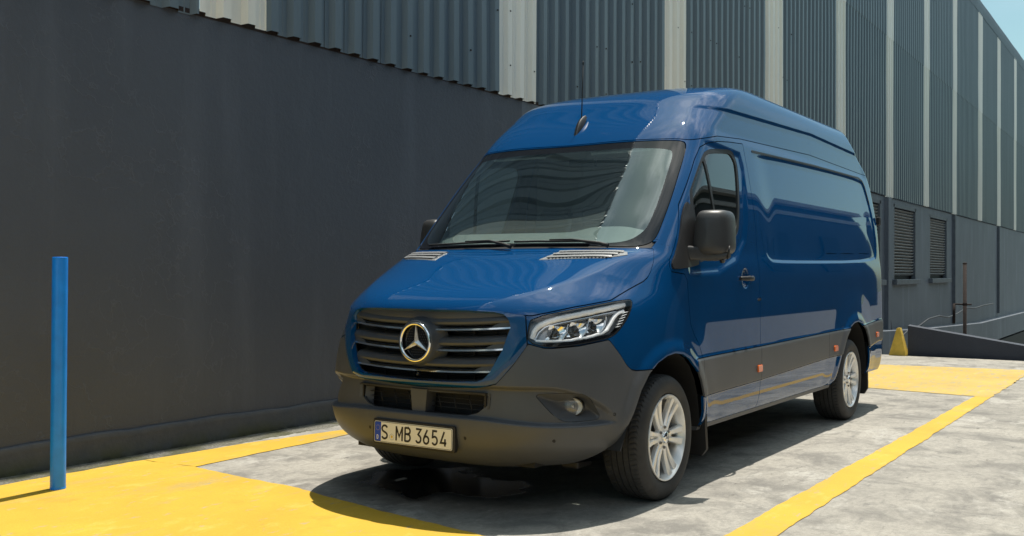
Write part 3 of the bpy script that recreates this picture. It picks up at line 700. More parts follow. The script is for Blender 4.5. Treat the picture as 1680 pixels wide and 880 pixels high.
for right in(False,True):
    sd='right' if right else 'left'
    # --- headlight ---
    hl=empty('headlight',(0,0,0),van)
    lens=cut(B,inside(f_hl,.001)); sheet_obj('headlight_lens',lens,MT['lens'],hl,side=sd,rim=0,offset=0)
    hz=cut(B,inside(f_hl,.001)); sheet_obj('headlight_housing',hz,MT['lampdark'],hl,side=sd,rim=-.056,offset=-.058)
    edge=cut(B,inside(f_hl,-.001),outside(f_hl,-.003)) ; sheet_obj('headlight_seal',edge,MT['black'],hl,side=sd,rim=.004,offset=-.001)
    base=cut(B,inside(f_hl,.003),lambda x,y,z,k:z-np.interp(ca(x,y),[-.2,-.1,.1,.3,.4],[.915,.900,.912,.945,.98])); sheet_obj('lamp_sill',base,MT['gloss'],hl,side=sd,rim=.03,offset=-.012)
    up=resample([(-.168,.925),(-.157,.958),(-.130,.988),(-.08,1.012),(-.02,1.028),(.10,1.052),(.25,1.078),(.385,1.096)],30)
    strip_on(T_cor,up,.030,-.016,.02,'light_guide',MT['drl'],hl,right)
    lo=resample([(-.150,.914),(-.06,.912),(.05,.917),(.15,.930),(.225,.945),(.262,.962),(.285,.99),(.305,1.02),(.335,1.045),(.375,1.058)],34)
    strip_on(T_cor,lo,.020,-.018,.02,'light_guide',MT['drl'],hl,right)
    inn=resample([(-.152,.918),(-.128,.958),(-.09,.985),(-.03,1.0),(.10,1.022),(.24,1.045),(.33,1.056)],24)
    strip_on(T_cor,inn,.016,-.03,.015,'lamp_bezel',MT['lampgrey'],hl,right)
    for a0,zc_ in ((-.035,.958),(.082,.972),(.190,.990)):
        m=MB(); nn=9
        P,Nn=at(T_cor,a0,zc_,-.022,right); t_=Vector((R2*-1,R2*(1 if not right else -1),0)); 
        for i in range(nn):
            v=[]
        rings=[]
        for i in range(nn):
            s_=i/(nn-1); dp=.030*math.sin(math.pi*min(1,s_*1.05))
            ring=[]
            for j in range(7):
                u_=j/6; a_=a0-.050+.098*s_+(u_-.5)*.030; z_=zc_-.038+.074*u_*(1-.15*s_)
                p,_=at(T_cor,a_,z_,-.022-dp*math.sin(math.pi*u_)-.006,right); ring.append(p)
            rings.append(ring)
        m.loft(rings,False,False,True); m.build('reflector',MT['chrome'],hl)
        m=MB(); p,nv_=at(T_cor,a0-.004,zc_-.004,-.042,right); m.lathe([(0.0001,.016),(.010,.013),(.017,.006),(.019,0)],16,'x'); 
        q=nv_.to_track_quat('X','Z').to_matrix(); m.v=[tuple(p+q@Vector(c)) for c in m.v]; m.build('projector',MT['gloss'],hl)
        strip_on(T_cor,resample([(a0+.020,zc_-.044),(a0+.052,zc_-.010),(a0+.066,zc_+.040)],8),.007,-.018,.02,'lamp_bezel',MT['lampgrey'],hl,right)
    for i in range(6):
        a_=.312+.011*i; z_=.972+.0145*i
        strip_on(T_cor,[(a_,z_),(a_+.016,z_+.003),(a_+.030,z_+.006)],.0062,-.014,.012,'lamp_fin',MT['drl'],hl,right)
    # --- fog lamp ---
    fog=empty('fog_light',(0,0,0),van)
    fp=cut(B,inside(f_fog,.002)); dd=poly(FOGP,ca(fp.V[:,0],fp.V[:,1]),fp.V[:,2])
    fp2=Sheet(fp.V-np.stack([np.ones(len(dd))*.8,np.ones(len(dd))*.35,dd*0],1)*(np.minimum(-dd,.045)*1.55)[:,None]+0,fp.N.copy(),fp.K,fp.F)
    # recompute normals for the funnel
    nn_=np.zeros_like(fp2.V)
    for q in fp2.F:
        q=q[q>=0]; c=np.cross(fp2.V[q[1]]-fp2.V[q[0]],fp2.V[q[2]]-fp2.V[q[0]]); 
        nn_[q]+=c
    if (nn_*fp.N).sum()<0: nn_=-nn_
    fp2.N=nn_/np.maximum(np.linalg.norm(nn_,axis=1,keepdims=True),1e-12)
    sheet_obj('fog_light_bezel',fp2,MT['plastic'],fog,side=sd,rim=0)
    P,_=at(T_cor,.058,.580,-.050,right); ax=Vector((.90,.42*(-1 if right else 1),.03)).normalized(); q=ax.to_track_quat('X','Z').to_matrix()
    m=MB(); m.lathe([(.0515,-.03),(.0515,.012),(.048,.016),(.045,.012),(.044,0)],32,'x'); m.v=[tuple(P+q@Vector((c[0],c[1]*1.22,c[2]*.98))) for c in m.v]; m.build('fog_light_ring',MT['gloss'],fog)
    m=MB(); m.lathe([(.044,.010),(.036,-.006),(.023,-.022),(.008,-.028),(.0001,-.028)],32,'x'); m.v=[tuple(P+q@Vector((c[0],c[1]*1.22,c[2]*.98))) for c in m.v]; m.build('reflector',MT['fogr'],fog)
    m=MB(); m.lathe([(.009,-.02),(.009,.0),(.0001,.004)],12,'x'); 
    for k_ in range(-3,4): m.box((.011,k_*.010,0),(.001,.0012,.066))
    m.v=[tuple(P+q@Vector(c)) for c in m.v]; m.build('fog_lamp_bulb',MT['lampgrey'],fog)
    m=MB(); m.lathe([(.045,.011),(.035,.018),(.018,.023),(.0001,.024)],32,'x'); m.v=[tuple(P+q@Vector((c[0],c[1]*1.22,c[2]*.98))) for c in m.v]; m.build('fog_light_lens',MT['lens'],fog)
    # --- parking sensors ---
    for (T,a,b,r) in ((T_front,.319,.414,.009),(T_cor,-.067+.0,.417,.010),(T_cor,.269,.530,.010)):
        patch(T,circ(a,b,r,14),.0006,.012,'parking_sensor',MT['black'],van,right,bev=.6)
    # --- side marker lights ---
    for x_,z_ in ((-1.401,.615),(-3.161,.640),(-4.52,.685)):
        mo=patch(T_side,rrect(x_,z_,.082,.046,.012),.010,.02,'side_marker',MT['orange'],van,right)
    # --- door handle ---
    dr=[o for o in van.children if o.name.startswith('front_door')][1 if right else 0]
    m=MB(); rings=[]
    for i in range(15):
        s_=i/14; x_=-1.075-.235*s_; bow=.020+.030*math.sin(math.pi*min(1,max(0,(s_*1.15-.075))))**.7
        p,n_=at(T_side,x_,1.217,0,right); p.y=(1 if not right else -1)*(.965+bow-.012); hh=.0165*(1-.35*abs(2*s_-1)**3)
        rings.append([p+Vector((0,(1 if not right else -1)*.010*math.cos(a),hh*math.sin(a))) for a in np.linspace(0,2*math.pi,12,endpoint=False)])
    m.loft(rings,True,True,True); m.build('door_handle',MT['dplastic'],dr)
    # small hinge mark on the shut line
    patch(T_side,rrect(-1.43,1.075,.055,.012,.003),.006,.01,'door_bump_stop',MT['dplastic'],dr,right)
    # --- mirror ---
    mir=empty('side_mirror',(0,0,0),van); s=-1 if right else 1
    def MS(p): return Vector((p[0]-.250,(p[1]-.092)*s,p[2]-.002))
    m=MB(); rings=[]
    # housing, lofted front to back along x : front convex face towards +x
    yc,zc_=1.135,1.492
    def mring(sc,x_,dy=0,n=40,zs_=1.):
        o=[]
        for j in range(n):
            a=2*math.pi*j/n; c,s_=math.cos(a),math.sin(a); e=.36
            yy=abs(c)**e*math.copysign(1,c); zz=abs(s_)**e*math.copysign(1,s_)
            wy=.100*(1-.10*(zz+.3)); o.append(MS((x_+.015*(-zz)*sc-.05*max(0,yy)*sc,yc+dy+yy*wy*sc,zc_+zz*.132*(sc if zz>0 else min(1,sc*1.02))*zs_)))
        return o
    for x_,sc in ((-.1085,.04),(-.109,.30),(-.112,.60),(-.119,.80),(-.130,.91),(-.150,.97),(-.185,1.0),(-.262,.985),(-.272,.965),(-.272,.93),(-.258,.90)): rings.append(mring(sc,x_))
    m.loft(rings,True,True,True); m.build('mirror_housing',MT['mplastic'],mir,autosmooth=1.0)
    m=MB(); m.loft([mring(.90,-.256),mring(.88,-.2565)],True,True,False); m.build('mirror_glass',MT['chrome'],mir)
    m=MB(); rings=[]
    for (x_,y_,z_,hx,hz) in ((-.05,.99,1.376,.055,.043),(-.09,1.035,1.372,.052,.041),(-.135,1.075,1.367,.048,.039),(-.175,1.11,1.360,.046,.036),(-.195,1.155,1.354,.045,.030),(-.205,1.20,1.352,.042,.022),(-.210,1.228,1.356,.035,.014)):
        rings.append([MS((x_+math.copysign(abs(math.cos(a))**.4,math.cos(a))*hx,y_,z_+math.copysign(abs(math.sin(a))**.4,math.sin(a))*hz)) for a in np.linspace(0,2*math.pi,20,endpoint=False)])
    m.loft(rings,True,True,True); m.build('mirror_arm',MT['mplastic'],mir,autosmooth=1.0)
    m=MB(); m.lathe([(.0001,-.018),(.014,-.014),(.018,0)],14,'z',c=(-.44,1.105*s,1.326)); m.build('mirror_camera',MT['gloss'],mir)
    m=MB(); m.tube([MS((-.190,1.228,1.335)),MS((-.178,1.240,1.37)),MS((-.185,1.243,1.41))],.006,8); m.build('mirror_edge',MT['dplastic'],mir)
# ---- grille ----
kk_,idx_=None,None
CB=bfit(ROWS)
def xfront(y,z):
    t=np.interp(z,[.3,.44,.52,.62,.74,.86,.97,1.045,1.06],[1.2,3,4,5,6,7,8,9,9.2]); r=bspl(CB,np.array([t]))[0]
    zs_,w_,xf_,zc_,xs_,p_=r; return xs_+(xf_-xs_)*(max(0,1-(abs(y)/w_)**p_))**(1/p_)
def yend(z):
    P=np.array(GRL); P=P[P[:,0]>.3][1:-1]; o=np.argsort(P[:,1]); return float(np.interp(z,P[o,1],P[o,0]))
grille=empty('grille',(0,0,0),van)
def blade(z0,sec,name,mat,y0,y1,n=60,bow=.018,back=0.,endtaper=.03):
    m=MB(); rings=[]
    for y_ in np.linspace(y0,y1,n):
        zz=z0+bow*(y_/.5)**2; xb=xfront(y_,zz)-.012-back; f=min(1,(abs(y1-y_)+.02)/endtaper) if 0 else 1
        rings.append([(xb+a,y_,zz+b) for a,b in sec])
    m.loft(rings,True,True,True); return m.build(name,mat,grille,autosmooth=.5)
bsec=[(-.085,.078),(-.034,.070),(-.016,.064),(-.006,.054),(-.001,.040),(-.004,.029),(-.014,.023),(-.05,.019),(-.085,.030)]
csec=[(.006,-.002),(.000,.0060),(-.012,.0105),(-.020,.002),(-.020,-.006),(-.008,-.0075),(.002,-.0055)]
lsec=[(-.004,.004),(-.030,.016),(-.034,.012),(-.020,-.006)]
for z0 in (.952,.846,.737):
    e=yend(z0+.02)
    for sg in(-1,1):
        a,b=(.095,e-.004) if z0>.8 else (0.0,e-.004)
        blade(z0,csec,'chrome_strip',MT['chrome'],sg*a,sg*b)
        blade(z0,lsec,'grille_bar',MT['slat'],sg*a,sg*b)
        e2=yend(z0+.045); blade(z0,bsec,'grille_bar',MT['slat'],sg*(0.0),sg*(e2-.003))
        # closing cheek at the outer end
        m=MB(); rings=[]
        for y_ in np.linspace(e-.11,e+.003,8):
            t_=(y_-(e-.11))/.113; zz=z0+.018*(y_/.5)**2; xb=xfront(y_,zz)-.014
            rings.append([(xb-.002,sg*y_,zz+.003),(xb-.004,sg*y_,zz+.004+.040*t_**.6),(xb-.03,sg*y_,zz+.006+.044*t_**.6),(xb-.03,sg*y_,zz)])
        m.loft(rings,True,True,True); m.build('grille_bar',MT['slat'],grille,autosmooth=.5)
# top bar under the hood
for sg in(-1,1): blade(1.000,[(-.09,.060),(-.02,.058),(-.008,.048),(-.006,.02),(-.012,.004),(-.04,-.004),(-.09,.0)],'grille_bar',MT['slat'],0,sg*.505,bow=.0)
# radiator pack behind
m=MB(); 
for i in range(44): m.box((.885,0,.66+i*.009),(.01,.86,.0028))
m.build('radiator',MT['mesh'],van)
m=MB(); m.box((.865,0,.82),(.01,1.05,.46)); m.box((.875,0,.60),(.01,.90,.20))
for y_ in (-.30,-.10,.12,.30): m.box((.898,y_,.83),(.012,.012,.36))
m.build('radiator_shroud',MT['black'],van)
m=MB()
for y_ in np.linspace(-.40,.40,9): m.tube([(.925,y_-.02,.635),(.930,y_+.015,.515)],.0028,6)
for z_ in (.55,.575,.60): m.tube([(.926,-.42,z_),(.928,.42,z_)],.0018,6)
m.build('intake_guard',MT['mesh'],van)
m=MB(); 
m.loft([[(xfront(y_,.575)-.03,y_,z_) for y_,z_ in ((-.055,.640),(.055,.640),(.042,.510),(-.042,.510))],[(.90,y_,z_) for y_,z_ in ((-.055,.640),(.055,.640),(.042,.510),(-.042,.510))]],True,True,False); m.build('intake_divider',MT['plastic'],van)
m=MB(); m.box((.93,0,.516),(.10,.74,.008)); m.box((.93,0,.640),(.09,.84,.008))
for s_ in(-1,1): m.box((.915,s_*.41,.58),(.09,.008,.12))
m.build('intake_lining',MT['dplastic'],van)
for s_ in(-1,1):   # curved side scoops of the lower intake
    m=MB(); rings=[]
    for t_ in np.linspace(0,1,8):
        y_=s_*(.37+.068*t_); rings.append([(xfront(y_,z_)-.030-.055*(1-t_)**1.5,y_,z_) for z_ in np.linspace(.640,.520+.05*t_,6)])
    m.loft(rings,False,False,True); m.build('intake_scoop',MT['plastic'],van)
# front camera bump
m=MB(); m.lathe([(.0001,.012),(.008,.010),(.011,0),(.011,-.03)],16,'x',c=(.990,0,.718)); m.build('front_camera',MT['gloss'],grille)
# emblem
emb=empty('emblem',(0,0,0),van); EX,EZ=1.008,.887
m=MB(); m.lathe([(.150,-.075),(.128,-.045),(.113,-.018),(.1075,.000),(.1045,.006),(.098,.007),(.095,-.002),(.094,-.012),(.0001,-.012)],64,'x',c=(EX,0,EZ)); m.build('emblem_housing',MT['slat'],emb)
m=MB(); m.lathe([(.0935,-.0105),(.0001,-.0105)],48,'x',c=(EX,0,EZ)); m.build('emblem_plate',MT['gloss'],emb)
m=MB(); 
for i in range(9):
    pass
m.lathe([(.0905+.0085*math.cos(a),.006+.0085*math.sin(a)) for a in np.linspace(0,2*math.pi,17)],72,'x',c=(EX,0,EZ)); m.build('emblem_ring',MT['chrome'],emb)
m=MB(); C0=Vector((EX+.012,0,EZ))
for k_ in range(3):
    a=math.pi/2+k_*2*math.pi/3; tip=Vector((EX+.004,math.cos(a)*.088,EZ+math.sin(a)*.088))
    for sg in(-1,1):
        b_=a+sg*math.pi/3; bp=Vector((EX-.004,math.cos(b_)*.0155,EZ+math.sin(b_)*.0155))
        m.add([C0,tip,bp] if sg>0 else [C0,bp,tip],[(0,1,2)])
        tp=Vector((EX-.006,math.cos(a)*.088,EZ+math.sin(a)*.088)); bq=bp+Vector((-.004,0,0)); m.add([tip,tp,bq,bp],[(0,1,2,3)])
me_=bpy.data.meshes.new('emblem_star'); me_.from_pydata(m.v,[],m.f); me_.materials.append(MT['star']); put(bpy.data.objects.new('emblem_star',me_),emb)
m=MB()
for i in range(11):
    for j in range(11):
        y_,z_=(i-5)*.013+(j%2)*.0065,(j-5)*.0125
        if .028<math.hypot(y_,z_)<.078 and min(abs((math.atan2(z_,y_)-math.pi/2-k_*2*math.pi/3+math.pi)%(2*math.pi)-math.pi) for k_ in range(3))>.38: m.box((EX-.010,y_,EZ+z_),(.002,.0035,.0035))
m.build('emblem_grid',MT['slat'],emb)
for o_ in emb.children:
    for v_ in o_.data.vertices: v_.co.y*=1.07; v_.co.z=EZ+(v_.co.z-EZ)*1.07
# ---- number plate ----
plate=empty('number_plate',(0,0,0),van); PX_,PZ=1.034,.404; tilt=math.radians(2)
def PL(y,z,o=0): return (PX_+o-(z)*math.sin(tilt),y,PZ+z)
def rr3(w,h,r,o,n=5): return [PL(a,b,o) for a,b in rrect(0,0,w,h,r,n)]
m=MB(); m.loft([rr3(.545,.135,.012,-.030),rr3(.545,.135,.012,-.004),rr3(.535,.126,.010,-.002)],True,True,False); m.build('plate_holder',MT['dplastic'],plate)
m=MB(); m.loft([rr3(.520,.110,.009,-.004),rr3(.520,.110,.009,.0015)],True,True,False); m.build('plate_sheet',MT['plate'],plate)
def rib(m,pts,w,o,closed=False):
    pts=[Vector(p) for p in pts]; n=len(pts); Lp=[];Rp=[]
    for i,p in enumerate(pts):
        a=pts[i-1] if (i>0 or closed) else None; b=pts[(i+1)%n] if (i<n-1 or closed) else None
        d=((p-a).normalized() if a is not None else Vector((0,0)))+((b-p).normalized() if b is not None else Vector((0,0)))
        d=d.normalized(); nn=Vector((-d.y,d.x)); ref=(p-a).normalized() if a is not None else (b-p).normalized(); c=max(.55,abs(d.dot(ref)))
        Lp.append(p+nn*w/2/c); Rp.append(p-nn*w/2/c)
    v=[PL(q.x,q.y,o) for q in Lp]+[PL(q.x,q.y,o) for q in Rp]; m.add(v,[(i,(i+1)%n,n+(i+1)%n,n+i) for i in range(n if closed else n-1)])
def arc(cx,cy,rx,ry,a0,a1,n=12): return [(cx+rx*math.cos(math.radians(a0+(a1-a0)*i/n)),cy+ry*math.sin(math.radians(a0+(a1-a0)*i/n))) for i in range(n+1)]
# glyph strokes in a 0..w x 0..1 box
GL={'S':(.56,[arc(.28,.74,.24,.22,20,180,10)+arc(.28,.74,.24,.22,180,250,6)[1:]+arc(.28,.26,.24,.22,70,0,6)+arc(.28,.26,.24,.22,0,-160,10)[1:]]),
'M':(.66,[[(.06,0),(.06,1)],[(.04,.97),(.33,.30),(.62,.97)],[(.60,1),(.60,0)]]),
'B':(.56,[[(.06,0),(.06,1)],[(.06,.96),(.30,.96)]+arc(.30,.745,.20,.215,90,-90,10)+[(.06,.53)],[(.06,.53),(.30,.53)]+arc(.30,.285,.22,.245,90,-90,10)+[(.06,.04)]]),
'3':(.54,[[(.04,.96),(.48,.96),(.24,.60)]+arc(.26,.29,.22,.25,80,-155,16)]),
'6':(.54,[[(.36,.98),(.09,.46)]+[],arc(.27,.28,.22,.25,0,360,20)]),
'5':(.54,[[(.46,.96),(.10,.96),(.08,.52)]+arc(.26,.31,.22,.27,125,-150,18)]),
'4':(.56,[[(.34,.98),(.05,.22),(.54,.22)],[(.42,.50),(.42,0)]]),
'D':(.52,[[(.06,.04),(.06,.96),(.22,.96)]+arc(.22,.5,.25,.46,90,-90,12)+[(.06,.04)]])}
m=MB(); Hh=.075
def glyph(m,ch,x,z,h,w,o): 
    for st in GL[ch][1]: rib(m,[(x+a*h,z+b*h) for a,b in st],w,o)
    return GL[ch][0]*h
xs_={'S':-.209,'M':-.112,'B':-.052,'3':.022,'6':.073,'5':.129,'4':.184}
# plate reads left to right along -y..+y as seen from the front (viewer's left is -y)
for ch,x_ in xs_.items(): glyph(m,ch,x_,-.0375,Hh,.0105,.0024)
rib(m,[(p[0],p[1]) for p in rrect(0,0,.513,.103,.008,4)],.0022,.0022,True)
m.build('plate_lettering',MT['plateink'],plate)
m=MB(); m.add([PL(a,b,.0020) for a,b in ((-.256,-.051),(-.214,-.051),(-.214,.051),(-.256,.051))],[(0,1,2,3)]); m.build('plate_band',MT['plateblue'],plate)
m=MB()
for i in range(12):
    a=i*math.pi/6; m.box(PL(-.235+.0135*math.cos(a),.020+.0135*math.sin(a),.0026),(.0006,.0022,.0022))
m.build('plate_stars',MT['gold'],plate)
m=MB(); glyph(m,'D',-.242,-.040,.022,.0036,.0026); m.build('plate_letter',MT['plate'],plate)
m=MB(); rib(m,circ(-.138,-.022,.0155,20),.0014,.0024,True); m.build('plate_seal',MT['lampgrey'],plate)
m=MB(); m.add([PL(a,b,.0025) for a,b in ((-.145,-.014),(-.131,-.014),(-.131,-.025),(-.138,-.031),(-.145,-.025))],[(0,1,2,3,4)]); m.build('plate_badge',MT['gold'],plate)
# ---- hood vents ----
for right in(False,True):
    vp=[(.385,.365),(.225,.395),(.19,.42),(.155,.60),(.105,.735),(.115,.775),(.145,.79),(.195,.755),(.26,.70),(.33,.55)]
    vt=empty('hood_vent',(0,0,0),van)
    patch(T_plan,[(a,b) for a,b in vp],.0035,.010,'vent_panel',MT['vent'],vt,right,bev=.06)
    for i in range(3):
        t=(i+.5)/3; p0=(.372-.180*t,.392+.012*t); p1=(.238-.140*t,.725+.035*t); path=resample([p0,((p0[0]+p1[0])/2+.012,(p0[1]+p1[1])/2),p1],14)
        strip_on(T_plan,path,.030,.010,.008,'vent_louvre',MT['vent'],vt,right)
        m=MB()
        for a,b in resample(path,19)[1:-1]:
            p,n_=at(T_plan,a+.020,b,.0052,right); m.box(p,(.011,.011,.004))
        m.build('vent_slot',MT['black'],vt)
# ---- wipers ----
for (y0,y1,yp) in ((-.66,-.02,-.02),(.02,.52,.60)):
    wp=empty('wiper',(0,0,0),van); zz0,zz1=(1.412,1.428) if y0<0 else (1.425,1.420)
    def W(y,z,off,h=0):
        p,n=at(T_front,abs(y),z,off); p=Vector(p); n=Vector(n)
        if y<0: p.y*=-1; n.y*=-1
        return p
    m=MB(); m.tube([W(y0+(y1-y0)*t,zz0+(zz1-zz0)*t+.004,.010) for t in np.linspace(0,1,12)],.006,6); m.build('wiper_blade',MT['black'],wp)
    m=MB(); m.tube([W(y0+(y1-y0)*.5,(zz0+zz1)/2+.004,.022),W(y0+(y1-y0)*.8,1.420,.030),W(yp,1.395,.026),W(yp+.05,1.385,.02)],[.004,.006,.010,.012],8); m.build('wiper_arm',MT['black'],wp)
# ---- antenna ----
ant=empty('antenna',(0,0,0),van); p,n_=at(T_front,0.0,2.212,0); P=Vector((p.x,0,p.z)); 
m=MB(); rings=[]
for t in np.linspace(0,1,12):
    w_=.021*math.sin(math.pi*(.12+.80*t))**.7; h_=.042*math.sin(math.pi*(.04+.80*t))**1.2; c=P+Vector((.070-.150*t,0,-.066+.150*t))+Vector((0,0,-.004))
    nv=Vector((.60,0,.80)); rings.append([c+Vector((0,w_*math.cos(a),0))+nv*(h_*math.sin(a)) for a in np.linspace(0,math.pi,11)])
m.loft(rings,True,True,True); m.build('antenna_base',MT['dplastic'],ant,autosmooth=1.2)
m=MB(); b0=P+Vector((-.012,0,.040)); m.tube([b0,b0+Vector((-.010,0,.03)),b0+Vector((-.02,0,.22)),b0+Vector((-.028,0,.395))],[.007,.0045,.0032,.0026],8); m.tube([b0+Vector((-.028,0,.39)),b0+Vector((-.0282,0,.412))],.0045,8); m.build('antenna_rod',MT['black'],ant)
# ---- underbody, wheel wells, chin ----
m=MB(); m.box((-1.9,0,.40),(5.6,1.15,.10)); m.box((-1.85,0,.40),(2.3,1.80,.10)); m.box((.62,0,.36),(.34,1.2,.20)); m.box((-4.55,0,.42),(.45,1.5,.12))
m.build('underbody',MT['black'],van)
m=MB(); m.box((.55,.0,.262),(.42,1.10,.02)); m.box((.40,.62,.245),(.16,.10,.07),bev=.01); m.build('engine_tray',MT['dplastic'],van)
ch=Gv[0]; m=MB(); sel=[tuple(q) for q in ch if q[0]>.40]; rings=[[(x,s*y,z+.002) for (x,y,z) in sel] for s in(1,-1)]
n_=len(sel); v=[(x,y,z+.001) for x,y,z in sel]+[(x-.02,-y,z+.001) if 0 else (x,-y,z+.001) for x,y,z in sel]
m.add(v,[(i,i+1,n_+i+1,n_+i) for i in range(n_-1)]); m.build('bumper_underside',MT['dplastic'],van)
for (xc,lbl) in ((-.005,'f'),(-3.70,'r')):
    for s in(-1,1):
        m=MB(); rings=[]
        AR=ARCHF if lbl=='f' else ARCHR
        pts=[(a+(.0 if lbl=='f' else 0),b) for a,b in AR]
        P_=[(a,max(b,.335)) for a,b in resample(pts,60)]; P_=[q for i,q in enumerate(P_) if i==0 or q[1]>.336 or P_[i-1][1]>.336 or i==len(P_)-1][1:]
        rings=[[(a,s*y_,b+.004) for a,b in P_] for y_ in (.955,.90,.62)]
        m.loft(rings,False,False,True)
        m.add([(a,s*.62,b) for a,b in P_],[tuple(range(len(P_)))]); 
        me=m.build('wheel_arch_liner',MT['black'],van)
# sill bottom lip
for s in(-1,1):
    m=MB(); m.loft([[(x_,s*.940,.346),(x_,s*.930,.318),(x_,s*.86,.310),(x_,s*.86,.346)] for x_ in (-.475,-1.5,-2.4,-3.16)],True,True,False); m.build('sill_trim',MT['plastic'],van)
# ---- mud flaps ----
for (x_,zt,zb,y0,y1) in ((-.535,.52,.155,.70,.965),(-4.30,.62,.150,.70,.95)):
    for s in(-1,1):
        m=MB(); rings=[]
        for t in np.linspace(0,1,10):
            z_=zt+(zb-zt)*t; xx=x_-.02*t+.02*math.sin(t*3.1); r=.035*max(0,(t-.85)/.15)**2
            rings.append([(xx,s*(y0+r),z_),(xx,s*(y1-r),z_),(xx-.022,s*(y1-r+.004),z_),(xx-.022,s*(y0+r),z_)])
        m.loft(rings,True,True,True); m.build('mud_flap',MT['dplastic'],van,autosmooth=.6)
# rear details
for s in(-1,1):
    for z_ in (1.75,1.05):
        m=MB(); m.box((-4.80,s*.925,z_),(.07,.03,.075),bev=.008); m.build('door_hinge',MT['black'],van)
m=MB(); m.box((-4.90,0,.56),(.10,1.70,.14),bev=.02); m.box((-4.94,.86,.72),(.09,.12,.10),bev=.02); m.box((-4.94,-.86,.72),(.09,.12,.10),bev=.02); m.build('rear_step',MT['dplastic'],van)
# ---- cabin ----
cab=empty('cabin',(0,0,0),van)
m=MB(); rings=[]
for y_ in np.linspace(-.80,.80,41):
    e_=max(0,(abs(y_)-.62)/.18); hump=.050*math.exp(-((y_-.40)/.20)**4)
    rings.append([(.055-.20*e_**2-.13*(y_/.8)**2,y_,1.365),(-.05-.12*e_**2,y_,1.410+.010*(1-e_)),(-.22,y_,1.462+hump*.4),(-.36,y_,1.505+hump*.6),(-.42,y_,1.470+hump*.6),(-.44,y_,1.20),(-.34,y_,.9),(.05,y_,.9)])
m.loft(rings,True,True,True); m.build('dashboard',MT['dash'],cab,autosmooth=.7)
m=MB(); m.box((-.395,-.02,1.53),(.025,.27,.145),rot=Matrix.Rotation(math.radians(-10),3,'Y'),bev=.01); m.box((-.435,-.02,1.39),(.05,.30,.10),bev=.02); m.build('centre_display',MT['gloss'],cab)
m=MB(); R_=Matrix.Rotation(math.radians(-62),3,'Y'); 
m.lathe([(.185+.015*math.cos(a),.015*math.sin(a)) for a in np.linspace(0,2*math.pi,9)],40,'z'); m.box((0,0,0),(.12,.10,.03),bev=.01); m.box((0,.09,0),(.03,.16,.02)); m.box((0,-.09,0),(.03,.16,.02)); m.box((.09,0,0),(.16,.03,.02))
m.v=[tuple(Vector((-.62,.42,1.30))+R_@Vector(c)) for c in m.v]; m.build('steering_wheel',MT['dplastic'],cab)
for y_,w_ in ((.42,.50),(-.40,.72)):
    m=MB(); m.box((-.98,y_,.90),(.50,w_,.16),bev=.05); m.box((-1.26,y_,1.24),(.14,w_*.96,.62),rot=Matrix.Rotation(math.radians(-12),3,'Y'),bev=.05)
    for dy in ((0,) if w_<.6 else (-.18,.18)): m.box((-1.35,y_+dy,1.64),(.09,.26,.19),rot=Matrix.Rotation(math.radians(-12),3,'Y'),bev=.035)
    m.build('seat',MT['seat'],cab)
m=MB(); m.box((-1.52,0,1.45),(.02,1.70,1.30)); m.build('bulkhead',MT['bulk'],cab)
m=MB(); m.box((-1.25,0,2.115),(.50,1.40,.02)); m.build('headliner',MT['headliner'],cab)
m=MB(); m.box((-.74,.0,1.985),(.04,.20,.05),bev=.01); m.build('sensor_pod',MT['dplastic'],cab)
for s in(-1,1):
    m=MB(); m.box((-.62,s*.38,2.04),(.16,.42,.015),rot=Matrix.Rotation(math.radians(20),3,'Y'),bev=.005); m.build('sun_visor',MT['headliner'],cab)
